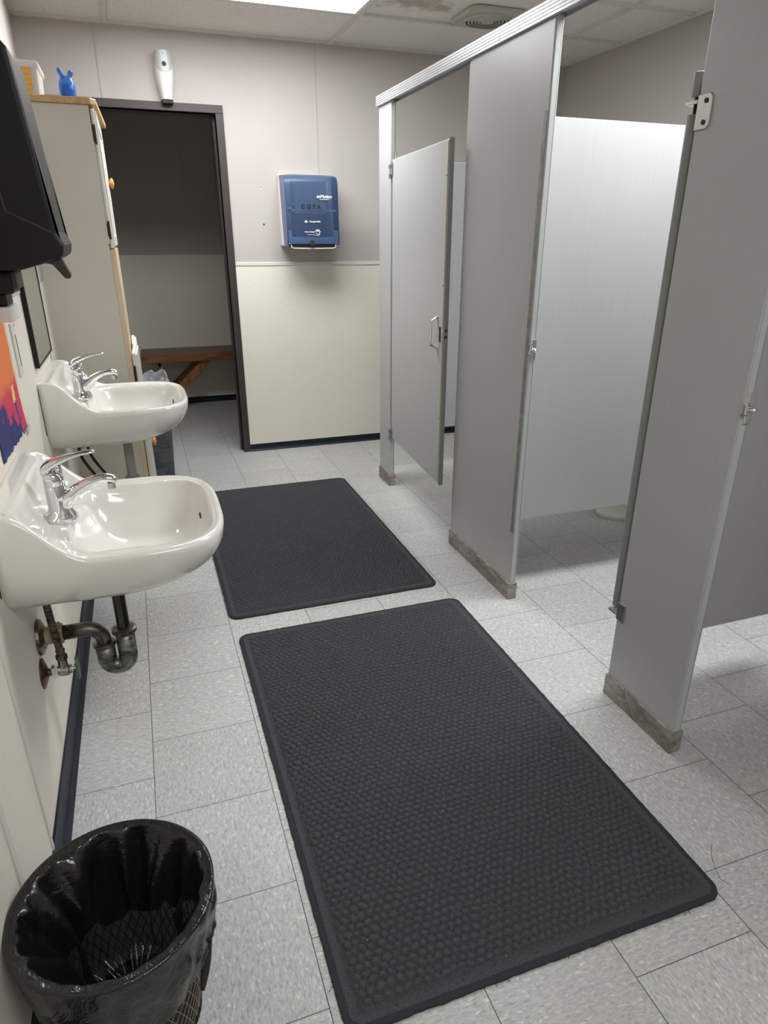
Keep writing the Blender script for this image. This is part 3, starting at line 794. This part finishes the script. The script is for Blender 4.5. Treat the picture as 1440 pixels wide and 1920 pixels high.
# far sink
y2, z2 = 1.925, .835
s2 = thing('sink', 'white wall-hung sink farther away, beside the tall cream cabinet', 'sink', (XL, y2, z2), 'white wall-hung sinks')
sink_basin(y2, s2, XL, z2); faucet(y2, s2, XL, z2)
xt2 = .02
B().lathe([(.034, 0), (.034, -.012), (.022, -.030), (.022, -.04)], (xt2, y2, z2 - .142), 'z', 24).build('drain_collar', MAT['greypvc'], s2)
B().tube([(xt2, y2, z2 - .17), (xt2, y2, .50)], .0175, 20).build('tailpiece', MAT['greypvc'], s2)
tr = B()
pts = [(xt2, .50), (xt2, .43)] + arc(xt2 - .034, .43, .034, 0, -PI, 12) + [(xt2 - .068, .47)]
B().tube([(a, y2, c_) for a, c_ in pts], .021, 20).build('trap', MAT['greypvc'], s2, smooth=True)
B().tube([(xt2 - .068, y2, .465), (xt2 - .09, y2, .495), (xt2 - .13, y2, .50), (XL + .002, y2, .50)], .017, 18).build('trap_arm', MAT['greypvc'], s2, smooth=True)
B().lathe([(.022, 0), (.029, .001), (.029, .012), (.022, .013)], (xt2, y2, .50), 'z', 20).build('slip_nut', MAT['greypvc'], s2)
for k, (dy, dx) in enumerate(((.06, 0), (.10, .03))):
    hs = []
    for i in range(15):
        a = i / 14; hs.append((XL + .10 - .045 * math.sin(PI * a * 1.2) + dx, y2 + dy + .05 * math.sin(PI * a), z2 - .13 - .24 * a))
    B().tube(hs, .006, 10).build('supply_hose', MAT['rubber'], s2, smooth=True)

# shut-off valve under the near sink
yv, zv = .815, .368
t = thing('shutoff_valve', 'tarnished shut-off valve with green oval handle under near sink', 'valve', (XL, yv, zv))
B().lathe([(.0, .0), (.040, .0), (.039, .003), (.024, .009), (.012, .014), (.0, .014)], (XL, yv, zv), 'x', 32).build('wall_plate', MAT['copper'], t, smooth=True)
B().tube([(XL + .012, yv, zv), (XL + .030, yv, zv)], .010, 16).build('inlet_pipe', MAT['pipe'], t)
B().lathe([(.0165, 0), (.0175, .001), (.0175, .015), (.016, .016)], (XL + .022, yv, zv), 'x', 6).build('hex_nut', MAT['chrome'], t)
B().lathe([(.013, 0), (.0155, .003), (.0155, .024), (.012, .026), (.012, .032)], (XL + .038, yv, zv), 'x', 18).tube([(XL + .051, yv, zv + .005), (XL + .051, yv, zv + .036)], .012, 16).build('valve_body', MAT['nickel'], t)
B().tube([(XL + .068, yv, zv), (XL + .082, yv, zv)], .004, 10).build('stem', MAT['nickel'], t)
B().tube([(XL + .080, yv, zv), (XL + .086, yv, zv)], [(.033, .019), (.032, .018)], 28, up=(0, 0, 1)).build('oval_handle', MAT['greenpaint'], t, bevel=.001)
rs_ = [(XL + .051, yv, zv + .03), (XL + .051, yv, zv + .06), (XL + .046, yv + .003, zv + .12), (XL + .042, yv + .008, zv + .19), (XL + .045, yv + .012, zv + .236)]
B().tube(rs_, .0092, 14).build('supply_line', MAT['pipe'], t, smooth=True)
B().lathe([(.011, 0), (.0140, .001), (.0140, .014), (.011, .016)], (XL + .051, yv, zv + .032), 'z', 6).lathe([(.0115, 0), (.0115, .006)], (XL + .051, yv, zv + .055), 'z', 16).build('compression_nut', MAT['pipe'], t)

# ------------------------------------------------------------------ left wall fittings
# mirror
t = thing('mirror', 'wall mirror with thin dark frame above the far sink', 'mirror', (XL, 1.98, 1.3))
my0, my1, mz0, mz1 = 1.722, 2.14, .985, 1.62
B().box(XL, XL + .010, my0 + .004, my1 - .004, mz0 + .004, mz1 - .004).build('backing', MAT['dark_gap'], t)
B().box(XL + .010, XL + .0125, my0 + .003, my1 - .003, mz0 + .003, mz1 - .003).build('glass', MAT['mirror'], t)
b = B().box(XL + .0005, XL + .016, my0 - .002, my0 + .005, mz0, mz1).box(XL + .0005, XL + .0145, my1 - .005, my1, mz0, mz1).box(XL + .0005, XL + .0145, my0 + .005, my1 - .005, mz0, mz0 + .005).box(XL + .0005, XL + .0145, my0 + .005, my1 - .005, mz1 - .005, mz1)
b.build('frame', MAT['black_screw'], t)
# cable channel in the corner
t = thing('cable_channel', 'thin white cable channel running up wall between mirror and cabinet', 'cable channel', (XL, 2.3, 1.0))
B().box(XL, XL + .007, 2.17, 2.29, .80, 1.222).build('channel_cover', MAT['batten'], t, bevel=.003)
B().tube([(XL + .004, 2.24, 1.222), (XL + .004, 2.24, H - .02)], .004, 8).build('cable', MAT['batten'], t)
# pale plate
t = thing('wall_plate', 'narrow pale plastic strip on wall between painting and mirror', 'wall plate', (XL, 1.43, 1.1))
B().box(XL, XL + .005, 1.398, 1.46, 1.015, 1.165).build('plate', MAT['batten'], t, bevel=.0015)
B().box(XL + .005, XL + .0062, 1.436, 1.439, 1.04, 1.13).build('groove', MAT['dark_gap'], t)
B().lathe([(.004, 0), (.003, .002)], (XL + .005, 1.45, 1.155), 'x', 12).build('screw', MAT['greyplate'], t)
# child painting
rnd = random.Random(3)
def paper(u, v):
    y = .93 + .40 * u; z = .892 + .32 * v
    if u > .99: y += .006 * noise.noise((v * 16, 1, 2)) + .004 * noise.noise((v * 60, 1, 2)) - .012 * v
    if v < .01: z += .012 * noise.noise((u * 12, 5, 2)) + .006 * noise.noise((u * 50, 5, 2))
    x = XL + .0025 + .0015 * noise.noise((y * 18, z * 18, 1)) + (.006 * (1 - v) ** 6 * u)
    return (x, y, z)
pt = B().grid(paper, 60, 50)
pt = pt.build('painting', MAT['painting'], smooth=True); sm = pt.modifiers.new('thick', 'SOLIDIFY'); sm.thickness = .0006
tag(pt, 'orange, pink and blue painted paper with torn edge taped to left wall', 'painting')
tag(B().prism([(1.30, .885), (1.352, .912), (1.36, .872), (1.325, .862)], 'x', XL + .0045, XL + .0055).build('tape', MAT['tub'], pt))

# black towel dispenser (side on, high on the left wall)
t = thing('towel_dispenser', 'large black paper towel dispenser at upper left edge', 'towel dispenser', (XL, 1.22, 1.5), 'wall paper towel dispensers')
ya, yb = 1.075, 1.345
def side(off=0):
    return [(XL, 1.80), (-.115, 1.792), (-.078, 1.785), (-.062, 1.765), (-.030, 1.400), (-.018, 1.372), (-.022, 1.350), (-.040, 1.340), (-.120, 1.318), (XL, 1.318)]
B().prism(side(), 'y', ya, yb).build('body', MAT['blackplastic'], t, bevel=.009, segs=4)
fc = []
B().prism([(-.079, 1.778), (-.0605, 1.760), (-.0285, 1.402), (-.016, 1.372), (-.024, 1.380), (-.034, 1.410), (-.066, 1.752)], 'y', ya + .012, yb - .012).build('front_cover', MAT['greyplastic'], t, bevel=.002)
B().tube([(-.150, ya - .0005, 1.70), (-.128, ya - .0005, 1.445), (-.040, ya - .0005, 1.402)], .0022, 8).build('side_seam', MAT['greyplastic'], t)
B().prism([(-.105, 1.338), (-.034, 1.355), (-.014, 1.306), (-.018, 1.297), (-.028, 1.297), (-.052, 1.330)], 'y', ya + .02, ya + .05).build('feed_lever', MAT['greyplastic'], t, bevel=.003)
# soap dispenser beneath
t = thing('soap_dispenser', 'small black dispenser with white tray under the black towel dispenser', 'soap dispenser', (XL, 1.2, 1.28))
B().box(XL, -.150, 1.12, 1.24, 1.262, 1.316).build('body', MAT['blackplastic'], t, bevel=.008, segs=3)
B().box(-.158, -.140, 1.125, 1.235, 1.272, 1.315).build('front_panel', MAT['greyplastic'], t, bevel=.006)
B().box(XL, -.172, 1.13, 1.23, 1.232, 1.262).build('nozzle_housing', MAT['blackplastic'], t, bevel=.005)
B().box(XL, -.165, 1.12, 1.24, 1.196, 1.232).build('drip_tray', MAT['whiteplastic'], t, bevel=.004)

# ------------------------------------------------------------------ far wall fittings
# blue towel dispenser
t = thing('towel_dispenser', 'translucent blue paper towel dispenser on far wall by the stalls', 'towel dispenser', (1.225, YF, 1.55), 'wall paper towel dispensers')
bx0, bx1, bz0, bz1 = 1.045, 1.374, 1.345, 1.738
B().prism([(YF, 1.745), (YF - .05, 1.745), (YF - .058, 1.60), (YF - .085, 1.35), (YF - .085, 1.338), (YF, 1.338)], 'x', bx0 - .004, bx1 + .002).build('back_case', MAT['whiteplastic'], t, bevel=.008, segs=3)
prof = [(YF - .045, 1.742), (YF - .12, 1.740), (YF - .165, 1.732)] + [(YF - .165 - .045 * math.sin(a), 1.682 + .05 * math.cos(a)) for a in [PI / 2 * i / 6 for i in range(1, 7)]] + [(YF - .214, 1.58), (YF - .222, 1.45), (YF - .225, 1.375), (YF - .222, 1.358), (YF - .212, 1.350)]
# open shell: front skin following prof, with side cheeks
b = B(); n = len(prof); nx = 10
pos = []
for i, (yy, zz) in enumerate(prof):
    for j in range(nx + 1):
        s_ = j / nx * 2 - 1
        k = abs(s_) ** 6
        x = (bx0 + bx1) / 2 + s_ * (bx1 - bx0) / 2
        b.v.append((x, yy + .012 * k, zz - .004 * k))
for i in range(n - 1):
    for j in range(nx): b.f.append((i * (nx + 1) + j, i * (nx + 1) + j + 1, (i + 1) * (nx + 1) + j + 1, (i + 1) * (nx + 1) + j))
b.build('front_cover', MAT['bluecover'], t, smooth=True)
cheek = [(YF - .052, 1.735)] + [(y + .012, z - .004) for y, z in prof[1:]] + [(YF - .10, 1.350), (YF - .09, 1.42), (YF - .068, 1.58)]
B().prism(cheek, 'x', bx0 - .0005, bx0 + .002).build('side_cheek', MAT['blueside'], t)
B().prism(cheek, 'x', bx1 - .002, bx1 + .0005).build('side_cheek', MAT['blueside'], t)
B().lathe([(.075, -.105), (.075, .105)], ((bx0 + bx1) / 2 + .005, YF - .118, 1.635), 'x', 32).build('towel_roll', MAT['roll'], t)
B().box(1.105, 1.300, YF - .195, YF - .03, 1.385, 1.565).build('mechanism', MAT['mech'], t, bevel=.004)
B().box(1.105, 1.300, YF - .20, YF - .194, 1.52, 1.70).build('front_plate', MAT['plate'], t, bevel=.004)
b = B().box(1.06, 1.115, YF - .19, YF - .17, 1.536, 1.546).box(1.300, 1.360, YF - .19, YF - .17, 1.536, 1.546).box(1.055, 1.085, YF - .19, YF - .15, 1.536, 1.56)
b.box(1.052, 1.368, YF - .212, YF - .19, 1.352, 1.392).box(1.052, 1.075, YF - .212, YF - .19, 1.392, 1.43).box(1.345, 1.368, YF - .212, YF - .19, 1.392, 1.43)
b.build('inner_bracket', MAT['bracket'], t)
B().box(1.075, 1.348, YF - .205, YF - .09, 1.335, 1.350).build('outlet_slot', MAT['dark_gap'], t)
B().tube([(1.068, YF - .205, 1.350), (1.070, YF - .21, 1.334), (1.080, YF - .212, 1.327), (1.21, YF - .212, 1.325), (1.338, YF - .212, 1.327), (1.348, YF - .21, 1.335), (1.350, YF - .205, 1.350)], .0028, 10).build('outlet_rim', MAT['whiteplastic'], t)
B().lathe([(.0165, -.002), (.0165, .001)], (1.196, YF - .2265, 1.357), 'y', 24).build('sensor_window', MAT['dark_gap'], t)
def text(s, x, z, size, m, parent, name, y, bold=0, sp=1.0, depth=.0006, tilt=0, font_shear=0):
    cu = bpy.data.curves.new('t', 'FONT'); cu.body = s; cu.size = size; cu.extrude = depth; cu.offset = bold; cu.space_character = sp
    cu.align_x = 'CENTER'; cu.align_y = 'CENTER'; cu.shear = font_shear; cu.resolution_u = 3
    o = bpy.data.objects.new('t', cu); C.objects.link(o); bpy.context.view_layer.update()
    me = bpy.data.meshes.new_from_object(o.evaluated_get(bpy.context.evaluated_depsgraph_get()))
    bpy.data.objects.remove(o); bpy.data.curves.remove(cu)
    me.transform(Matrix.Translation((x, y, z)) @ Matrix.Rotation(PI / 2 - tilt, 4, 'X'))
    me.transform(Matrix.Translation(-Vector(parent['_o'])))
    me.materials.clear()
    ob = link(name, me, m, parent); ob['_o'] = parent['_o']; return ob
yf = YF - .2195
text('enMotion', 1.283, 1.617, .026, MAT['print_white'], t, 'brand_lettering', YF - .2165, .0004, .95, font_shear=.2)
B().box(1.252, 1.312, YF - .2185, YF - .2165, 1.6005, 1.603).build('print_line', MAT['print_white'], t)
text('C O F A', 1.198, 1.561, .031, MAT['print_dark'], t, 'stencil_lettering', YF - .2195, .0008, 1.12)
text('Georgia-Pacific', 1.219, 1.478, .0115, MAT['print_white'], t, 'maker_lettering', YF - .2235, .0004)
B().prism([(1.152, 1.473), (1.174, 1.473), (1.163, 1.487)], 'y', YF - .2245, YF - .2225).build('maker_triangle', MAT['print_white'], t)
text('Motion Activated', 1.184, 1.420, .0092, MAT['print_white'], t, 'instruction_lettering', YF - .2255, .0004)
b = B()   # waving hand symbol
for (dx, dz, l, a) in ((-.013, .004, .013, 2.0), (-.005, .009, .013, 1.75), (.003, .010, .012, 1.45), (.010, .008, .011, 1.15), (.014, 0, .010, .4)):
    b.tube([(1.234 + dx * .6, YF - .2265, 1.418 + dz * .5), (1.234 + dx * .6 + l * math.cos(a), YF - .2265, 1.418 + dz * .5 + l * math.sin(a))], .0022, 6)
b.tube([(1.234 + x, YF - .2265, 1.416 + z) for x, z in arc(0, 0, .010, PI, 2 * PI, 8)], .0014, 6)
b.tube([(1.167, YF - .2265, 1.404), (1.207, YF - .2265, 1.404), (1.234, YF - .2265, 1.399), (1.250, YF - .2265, 1.408)], .001, 6)
b.build('hand_symbol', MAT['print_white'], t)

# air freshener above the doorway
t = thing('air_freshener', 'white wall air freshener with grey top mounted above the doorway', 'air freshener', (.437, YF, 2.2))
def afs(u, v):
    zz = 2.098 + .228 * v
    wd = .034 + .018 * sst(0, .55, v) - .005 * sst(.85, 1, v)
    dp = .062 + .018 * sst(0, .5, v)
    a = PI * u
    cx = .4375
    return (cx - wd * math.copysign(abs(math.cos(a)) ** .8, math.cos(a)), YF - dp * abs(math.sin(a)) ** .7, zz)
b = B().grid(afs, 28, 30)
top_i = len(b.v) - 29; b.f.append(tuple(range(top_i, top_i + 29))); b.f.append(tuple(range(0, 29))[::-1])
b.build('housing', MAT['whiteplastic'], t, smooth=True, bevel=.003)
def shield(u, v):
    # tongue-shaped grey panel on upper front
    vv = .55 + .452 * v; hw = .42 * math.sqrt(max(0, min(1, v / .55))) if v < .55 else .42
    x, y, z = afs(.5 + (u - .5) * 2 * hw * .98, vv); return (x, y - .0018, z)
B().grid(shield, 20, 20).build('top_shield', MAT['greyplate'], t, smooth=True)
fr = YF - .0815
B().lathe([(.0, -.002), (.0105, -.003), (.0125, .0)], (.4375, fr, 2.262), 'y', 24).build('nozzle_recess', MAT['greyplastic'], t)
B().lathe([(.0, -.0055), (.0045, -.005), (.006, -.002)], (.4375, fr, 2.262), 'y', 20).build('nozzle', MAT['black_screw'], t)
B().lathe([(.0, -.001), (.0025, -.001), (.0025, .001)], (.4375, fr, 2.311), 'y', 12).build('indicator', MAT['greyplastic'], t)
B().box(.407, .468, YF - .055, YF, 2.078, 2.098).build('base', MAT['black_screw'], t, bevel=.004)

# ------------------------------------------------------------------ cabinet
cy0, cy1, cx1 = 2.42, 3.06, .050
t = thing('cabinet', 'tall cream painted cabinet with pale wood top beside the doorway', 'cabinet', (-.08, (cy0 + cy1) / 2, 0))
b = B().box(XL, cx1, cy0, cy0 + .018, 0, 1.856).box(XL, cx1, cy1 - .018, cy1, 0, 1.856).box(XL, XL + .006, cy0 + .018, cy1 - .018, 0, 1.856)
b.build('side_panels', MAT['cab'], t)
for zs in (.08, .90, 1.34, 1.838): B().box(XL + .006, cx1 - .002, cy0 + .018, cy1 - .018, zs, zs + .018).build('shelf', MAT['ply'], t)
B().box(cx1 + .0005, cx1 + .022, cy0 + .001, cy1 - .001, .08, 1.340).build('front_board', MAT['ply_front'], t)
B().prism([(XL, cy0 - .012), (.060, cy0 - .012), (.080, cy0 + .02), (.097, cy1 + .02), (XL, cy1 + .02)], 'z', 1.857, 1.880).build('top_board', MAT['ply'], t, bevel=.004)
def cab_door(ya, yb, za, zb, near_hinge, ang, knobz, x=cx1 + .024, th_=.018, kr=1.0):
    piv = (x, ya if near_hinge else yb)
    a = -ang if near_hinge else ang
    def rot(px, py):
        c_, s_ = math.cos(a), math.sin(a); return (piv[0] + (px - piv[0]) * c_ - (py - piv[1]) * s_, piv[1] + (px - piv[0]) * s_ + (py - piv[1]) * c_)
    def bx(b, x0, x1, y0, y1, z0, z1):
        q = [rot(x0, y0), rot(x1, y0), rot(x1, y1), rot(x0, y1)]; return b.prism(q, 'z', z0, z1)
    d = bx(B(), x, x + th_, ya, yb, za, zb).build('door', MAT['cab_door'], t, bevel=.006, segs=3)
    w_ = .05; f = B()
    bx(f, x + th_ - .001, x + th_ + .006, ya + .008, ya + w_, za + .008, zb - .008); bx(f, x + th_ - .001, x + th_ + .006, yb - w_, yb - .008, za + .008, zb - .008)
    bx(f, x + th_ - .001, x + th_ + .006, ya + w_, yb - w_, za + .008, za + w_); bx(f, x + th_ - .001, x + th_ + .006, ya + w_, yb - w_, zb - w_, zb - .008)
    f.build('raised_frame', MAT['cab_door'], d, bevel=.003)
    ky = yb - .03 if near_hinge else ya + .03
    kx, kyy = rot(x + th_ + .006, ky)
    B().lathe([(.010, 0), (.010, .004), (.021, .008), (.024, .014), (.018, .020), (.0, .023)], (kx, kyy, knobz), 'x', 22).build('knob', MAT['knob'], d, smooth=True)
    if near_hinge:
        for hz in (za + .07, zb - .09):
            B().prism([(ya - .003, hz - .026), (ya + .001, hz - .026), (ya + .001, hz + .026), (ya - .003, hz + .026)], 'x', x - .002, x + .009).lathe([(.0045, hz - .034), (.0045, hz + .034)], (x + .006, ya - .003, 0), 'z', 12).build('hinge', MAT['hinge'], d)
    return d
cab_door(cy0 + .004, cy1 - .06, 1.345, 1.848, True, .004, 1.62, x=cx1 + .004, th_=.014)
cab_door(cy0 + .004, (cy0 + cy1) / 2 - .002, .10, .918, True, .025, .435)
cab_door((cy0 + cy1) / 2 + .002, cy1 - .004, .10, .918, False, .01, .435)
# tub on top
t = thing('storage_tub', 'frosted plastic lidded tub with orange label on top of cabinet', 'storage tub', (-.17, 2.56, 1.88))
def taper(b, x0, x1, y0, y1, z0, z1, k):
    vs = [(x0 + k, y0 + k, z0), (x1 - k, y0 + k, z0), (x1 - k, y1 - k, z0), (x0 + k, y1 - k, z0), (x0, y0, z1), (x1, y0, z1), (x1, y1, z1), (x0, y1, z1)]
    return b.add(vs, [(0, 3, 2, 1), (4, 5, 6, 7), (0, 1, 5, 4), (1, 2, 6, 5), (2, 3, 7, 6), (3, 0, 4, 7)])
taper(B(), -.220, -.112, 2.47, 2.68, 1.881, 1.985, .006).build('tub_body', MAT['tub'], t, bevel=.008, segs=3)
B().box(-.2215, -.106, 2.464, 2.686, 1.972, 1.997).build('lid', MAT['tub'], t, bevel=.006, segs=3)
B().prism([(-.185, 1.888), (-.140, 1.888), (-.137, 1.975), (-.185, 1.975)], 'y', 2.464, 2.4665).build('label_sheet', MAT['label'], t)
# blue eared bottle
bxx, byy, bz = -.018, 2.50, 1.881
t = thing('soap_bottle', 'clear blue egg-shaped bottle with two round ears on top of cabinet', 'bottle', (bxx, byy, bz))
prof = [(.0, 0), (.022, 0), (.027, .004), (.030, .02), (.0305, .036), (.029, .052), (.024, .068), (.014, .078), (.0, .081)]
B().lathe(prof, (bxx, byy, bz), 'z', 28).build('bottle_body', MAT['bluebottle'], t, smooth=True)
B().lathe([(.0, .003), (.018, .004), (.0225, .01), (.0245, .03), (.024, .050), (.0, .050)], (bxx, byy, bz), 'z', 24).build('soap', MAT['bluesoap'], t, smooth=True)
for s_, l in ((-1, .032), (1, .026)):
    B().tube([(bxx + s_ * .009, byy, bz + .068), (bxx + s_ * .014, byy, bz + .080), (bxx + s_ * .021, byy, bz + .066 + l), (bxx + s_ * .024, byy, bz + .072 + l)], [.0055, .0085, .0115, .006], 14).build('ear', MAT['bluebottle'], t, smooth=True, subsurf=1)

# ------------------------------------------------------------------ grey bin beyond the cabinet
t = thing('trash_bin', 'scuffed dark grey bin with clear liner in front of the doorway', 'trash bin', (.08, 3.33, 0))
bx_, by_ = (-.10, .205), (3.12, 3.42)
b = B(); taper(b, bx_[0] - .015, bx_[1] + .025, by_[0] - .02, by_[1] + .02, 0, .60, .030)
b.build('bin_body', MAT['binplastic'], t, bevel=.022, segs=4)
def linerf(u, v):
    a = 2 * PI * u; ca, sa = math.cos(a), math.sin(a)
    p_ = 5; r = (abs(ca) ** p_ + abs(sa) ** p_) ** (-1 / p_)
    cx, cy = (bx_[0] + bx_[1]) / 2 + .004, (by_[0] + by_[1]) / 2
    hw, hd = .182, .178
    nz = noise.noise((ca * 3, sa * 3, v * 4)); n2 = noise.noise((ca * 9, sa * 9, v * 7 + 3))
    if v < .45:
        k = v / .45; s_ = 1.01 + .05 * math.sin(PI * k) + .05 * n2; z = .495 + .11 * k
    elif v < .75:
        k = (v - .45) / .30; s_ = 1.03 - .16 * k + .07 * nz; z = .605 + .05 * math.sin(PI * k * .8) + .035 * nz
    else:
        k = (v - .75) / .25; s_ = .87 - .40 * k + .09 * nz; z = .625 - .10 * k + .05 * n2
    return (cx + ca * r * hw * s_, cy + sa * r * hd * s_, z + .012 * n2)
B().grid(linerf, 90, 30, True).build('liner', MAT['clearbag'], t, smooth=True)

# ------------------------------------------------------------------ bench in the room beyond
t = thing('bench', 'brown wooden bench with diagonal brace in room beyond the doorway', 'bench', (.7, 5.35, 0))
B().box(.10, 1.75, 5.14, 5.47, .472, .502).build('seat_board', MAT['bench_dark'], t, bevel=.004)
B().box(.10, 1.75, 5.122, 5.145, .432, .500).build('front_rail', MAT['bench'], t, bevel=.003)
for xx in (.20, 1.55):
    B().box(xx, xx + .045, 5.15, 5.45, .39, .472).build('cross_rail', MAT['bench'], t, bevel=.003)
    B().box(xx + .020, xx + .060, 5.15, 5.19, 0, .472).build('leg', MAT['brace'], t, bevel=.003)
    B().box(xx + .020, xx + .060, 5.40, 5.44, 0, .472).build('leg', MAT['brace'], t, bevel=.003)
for yy in (5.155, 5.40):
    B().prism([(.255, .10), (.30, .10), (.68, .45), (.68, .472), (.62, .472), (.255, .145)], 'y', yy, yy + .045).build('brace', MAT['brace'], t, bevel=.003)

# ------------------------------------------------------------------ black-lined wastebasket
wx, wy_, rz_, rb, rt, hz = -.046, .112, 0, .114, .158, .325
t = thing('wastebasket', 'round mesh wastebasket with black plastic liner at lower left', 'wastebasket', (wx, wy_, 0))
# mesh wall made of crossing plastic strands
b = B(); NS = 46
for d in (-1, 1):
    for j in range(NS):
        pts = []
        for i in range(9):
            v = i / 8; a = 2 * PI * (j / NS) + d * v * .95; r = rb + (rt - rb) * v; pts.append((wx + r * math.cos(a), wy_ + r * math.sin(a), .012 + (hz - .03) * v))
        b.tube(pts, .0009, 4, cap=False)
tag(b.build('mesh_wall', MAT['mesh'], t), kind='stuff')
b = B()
for z, r in ((.300, rt - .002), (.322, rt)):
    b.tube([(wx + r * math.cos(2 * PI * i / 48), wy_ + r * math.sin(2 * PI * i / 48), z) for i in range(49)], .0045 if z > .31 else .003, 8, cap=False)
B().lathe([(rb, .0), (rb + .003, .003), (rb + .002, .010), (rb - .002, .006)], (wx, wy_, 0), 'z', 48).build('base', MAT['dark_gap'], t)
b.build('rim_bands', MAT['mesh'], t, smooth=False)
def bag(u, v):
    a = 2 * PI * u; ca, sa = math.cos(a), math.sin(a)
    f1 = noise.noise((ca * 2.2, sa * 2.2, v * 2.5)); f2 = noise.noise((ca * 5.5 + 7, sa * 5.5, v * 5)); f3 = noise.noise((ca * 13, sa * 13, v * 9 + 2))
    fold = abs(noise.noise((ca * 3.4 + .5 * f1, sa * 3.4, v * 2.2))) * 1.5; fold2 = abs(noise.noise((ca * 7.5, sa * 7.5 + 4, v * 4 + f1)))
    if v < .36:             # cuff outside, bottom to rim
        k = v / .36
        zlow = .105 + .115 * max(0, math.cos(a + .30)) ** 1.5 + .015 * f2
        z = zlow + (hz + .008 - zlow) * k
        r = rb + (rt - rb) * (z / hz) + .013 + .006 * (1 - k) + .007 * f2 * (1 - k ** 4) + .004 * f3 * (1 - k ** 4)
        r += .006 * math.sin(a * 7 + k * 5) * (1 - k) * k * 2
    elif v < .40:
        k = (v - .36) / .04; z = hz + .008 - .002 * k; r = rt + .013 - .016 * k
    else:
        k = (v - .40) / .60
        z = hz + .006 - .27 * smooth(k * 1.12) if k < .95 else hz + .006 - .27
        taper_ = 1 - .35 * smooth((k - .1) / .9)
        r = (rt - .003) * taper_ * (1 - .80 * max(0, (k - .72) / .28))
        amp = min(1, k * 3.0)
        r += amp * (-.012 - .055 * fold + .016 * fold2 - .022 * max(0, f1) + .012 * f2 + .006 * f3) * (1 - max(0, (k - .8) / .2))
        z += amp * (.020 * f2 + .010 * fold2 + .045 * f1 * smooth((k - .4) * 1.8))
        # keep inside basket
        lim = rb + (rt - rb) * max(0, z) / hz - .005
        r = min(r, lim)
        z = max(z, .012)
    return (wx + r * ca, wy_ + r * sa, z)
bg = B().grid(bag, 150, 90, True)
k0 = len(bg.v) - 150; bg.f.append(tuple(range(k0, k0 + 150)))
bg.build('liner', MAT['blackbag'], t, smooth=True, fix=False)
st = []
for i in range(10):
    a = i / 9; zz_ = .235 - .135 * a; rr_ = rb + (rt - rb) * zz_ / hz + .016 - .006 * a; an = -.40 - .06 * a
    st.append((wx + rr_ * math.cos(an), wy_ + rr_ * math.sin(an), zz_))
B().tube(st, [(.0015, .004 + .004 * math.sin(PI * i / 9)) for i in range(10)], 8).build('tie_strap', MAT['blackplastic'], t, smooth=True)

for o in bpy.data.objects:
    if '_o' in o: del o['_o']
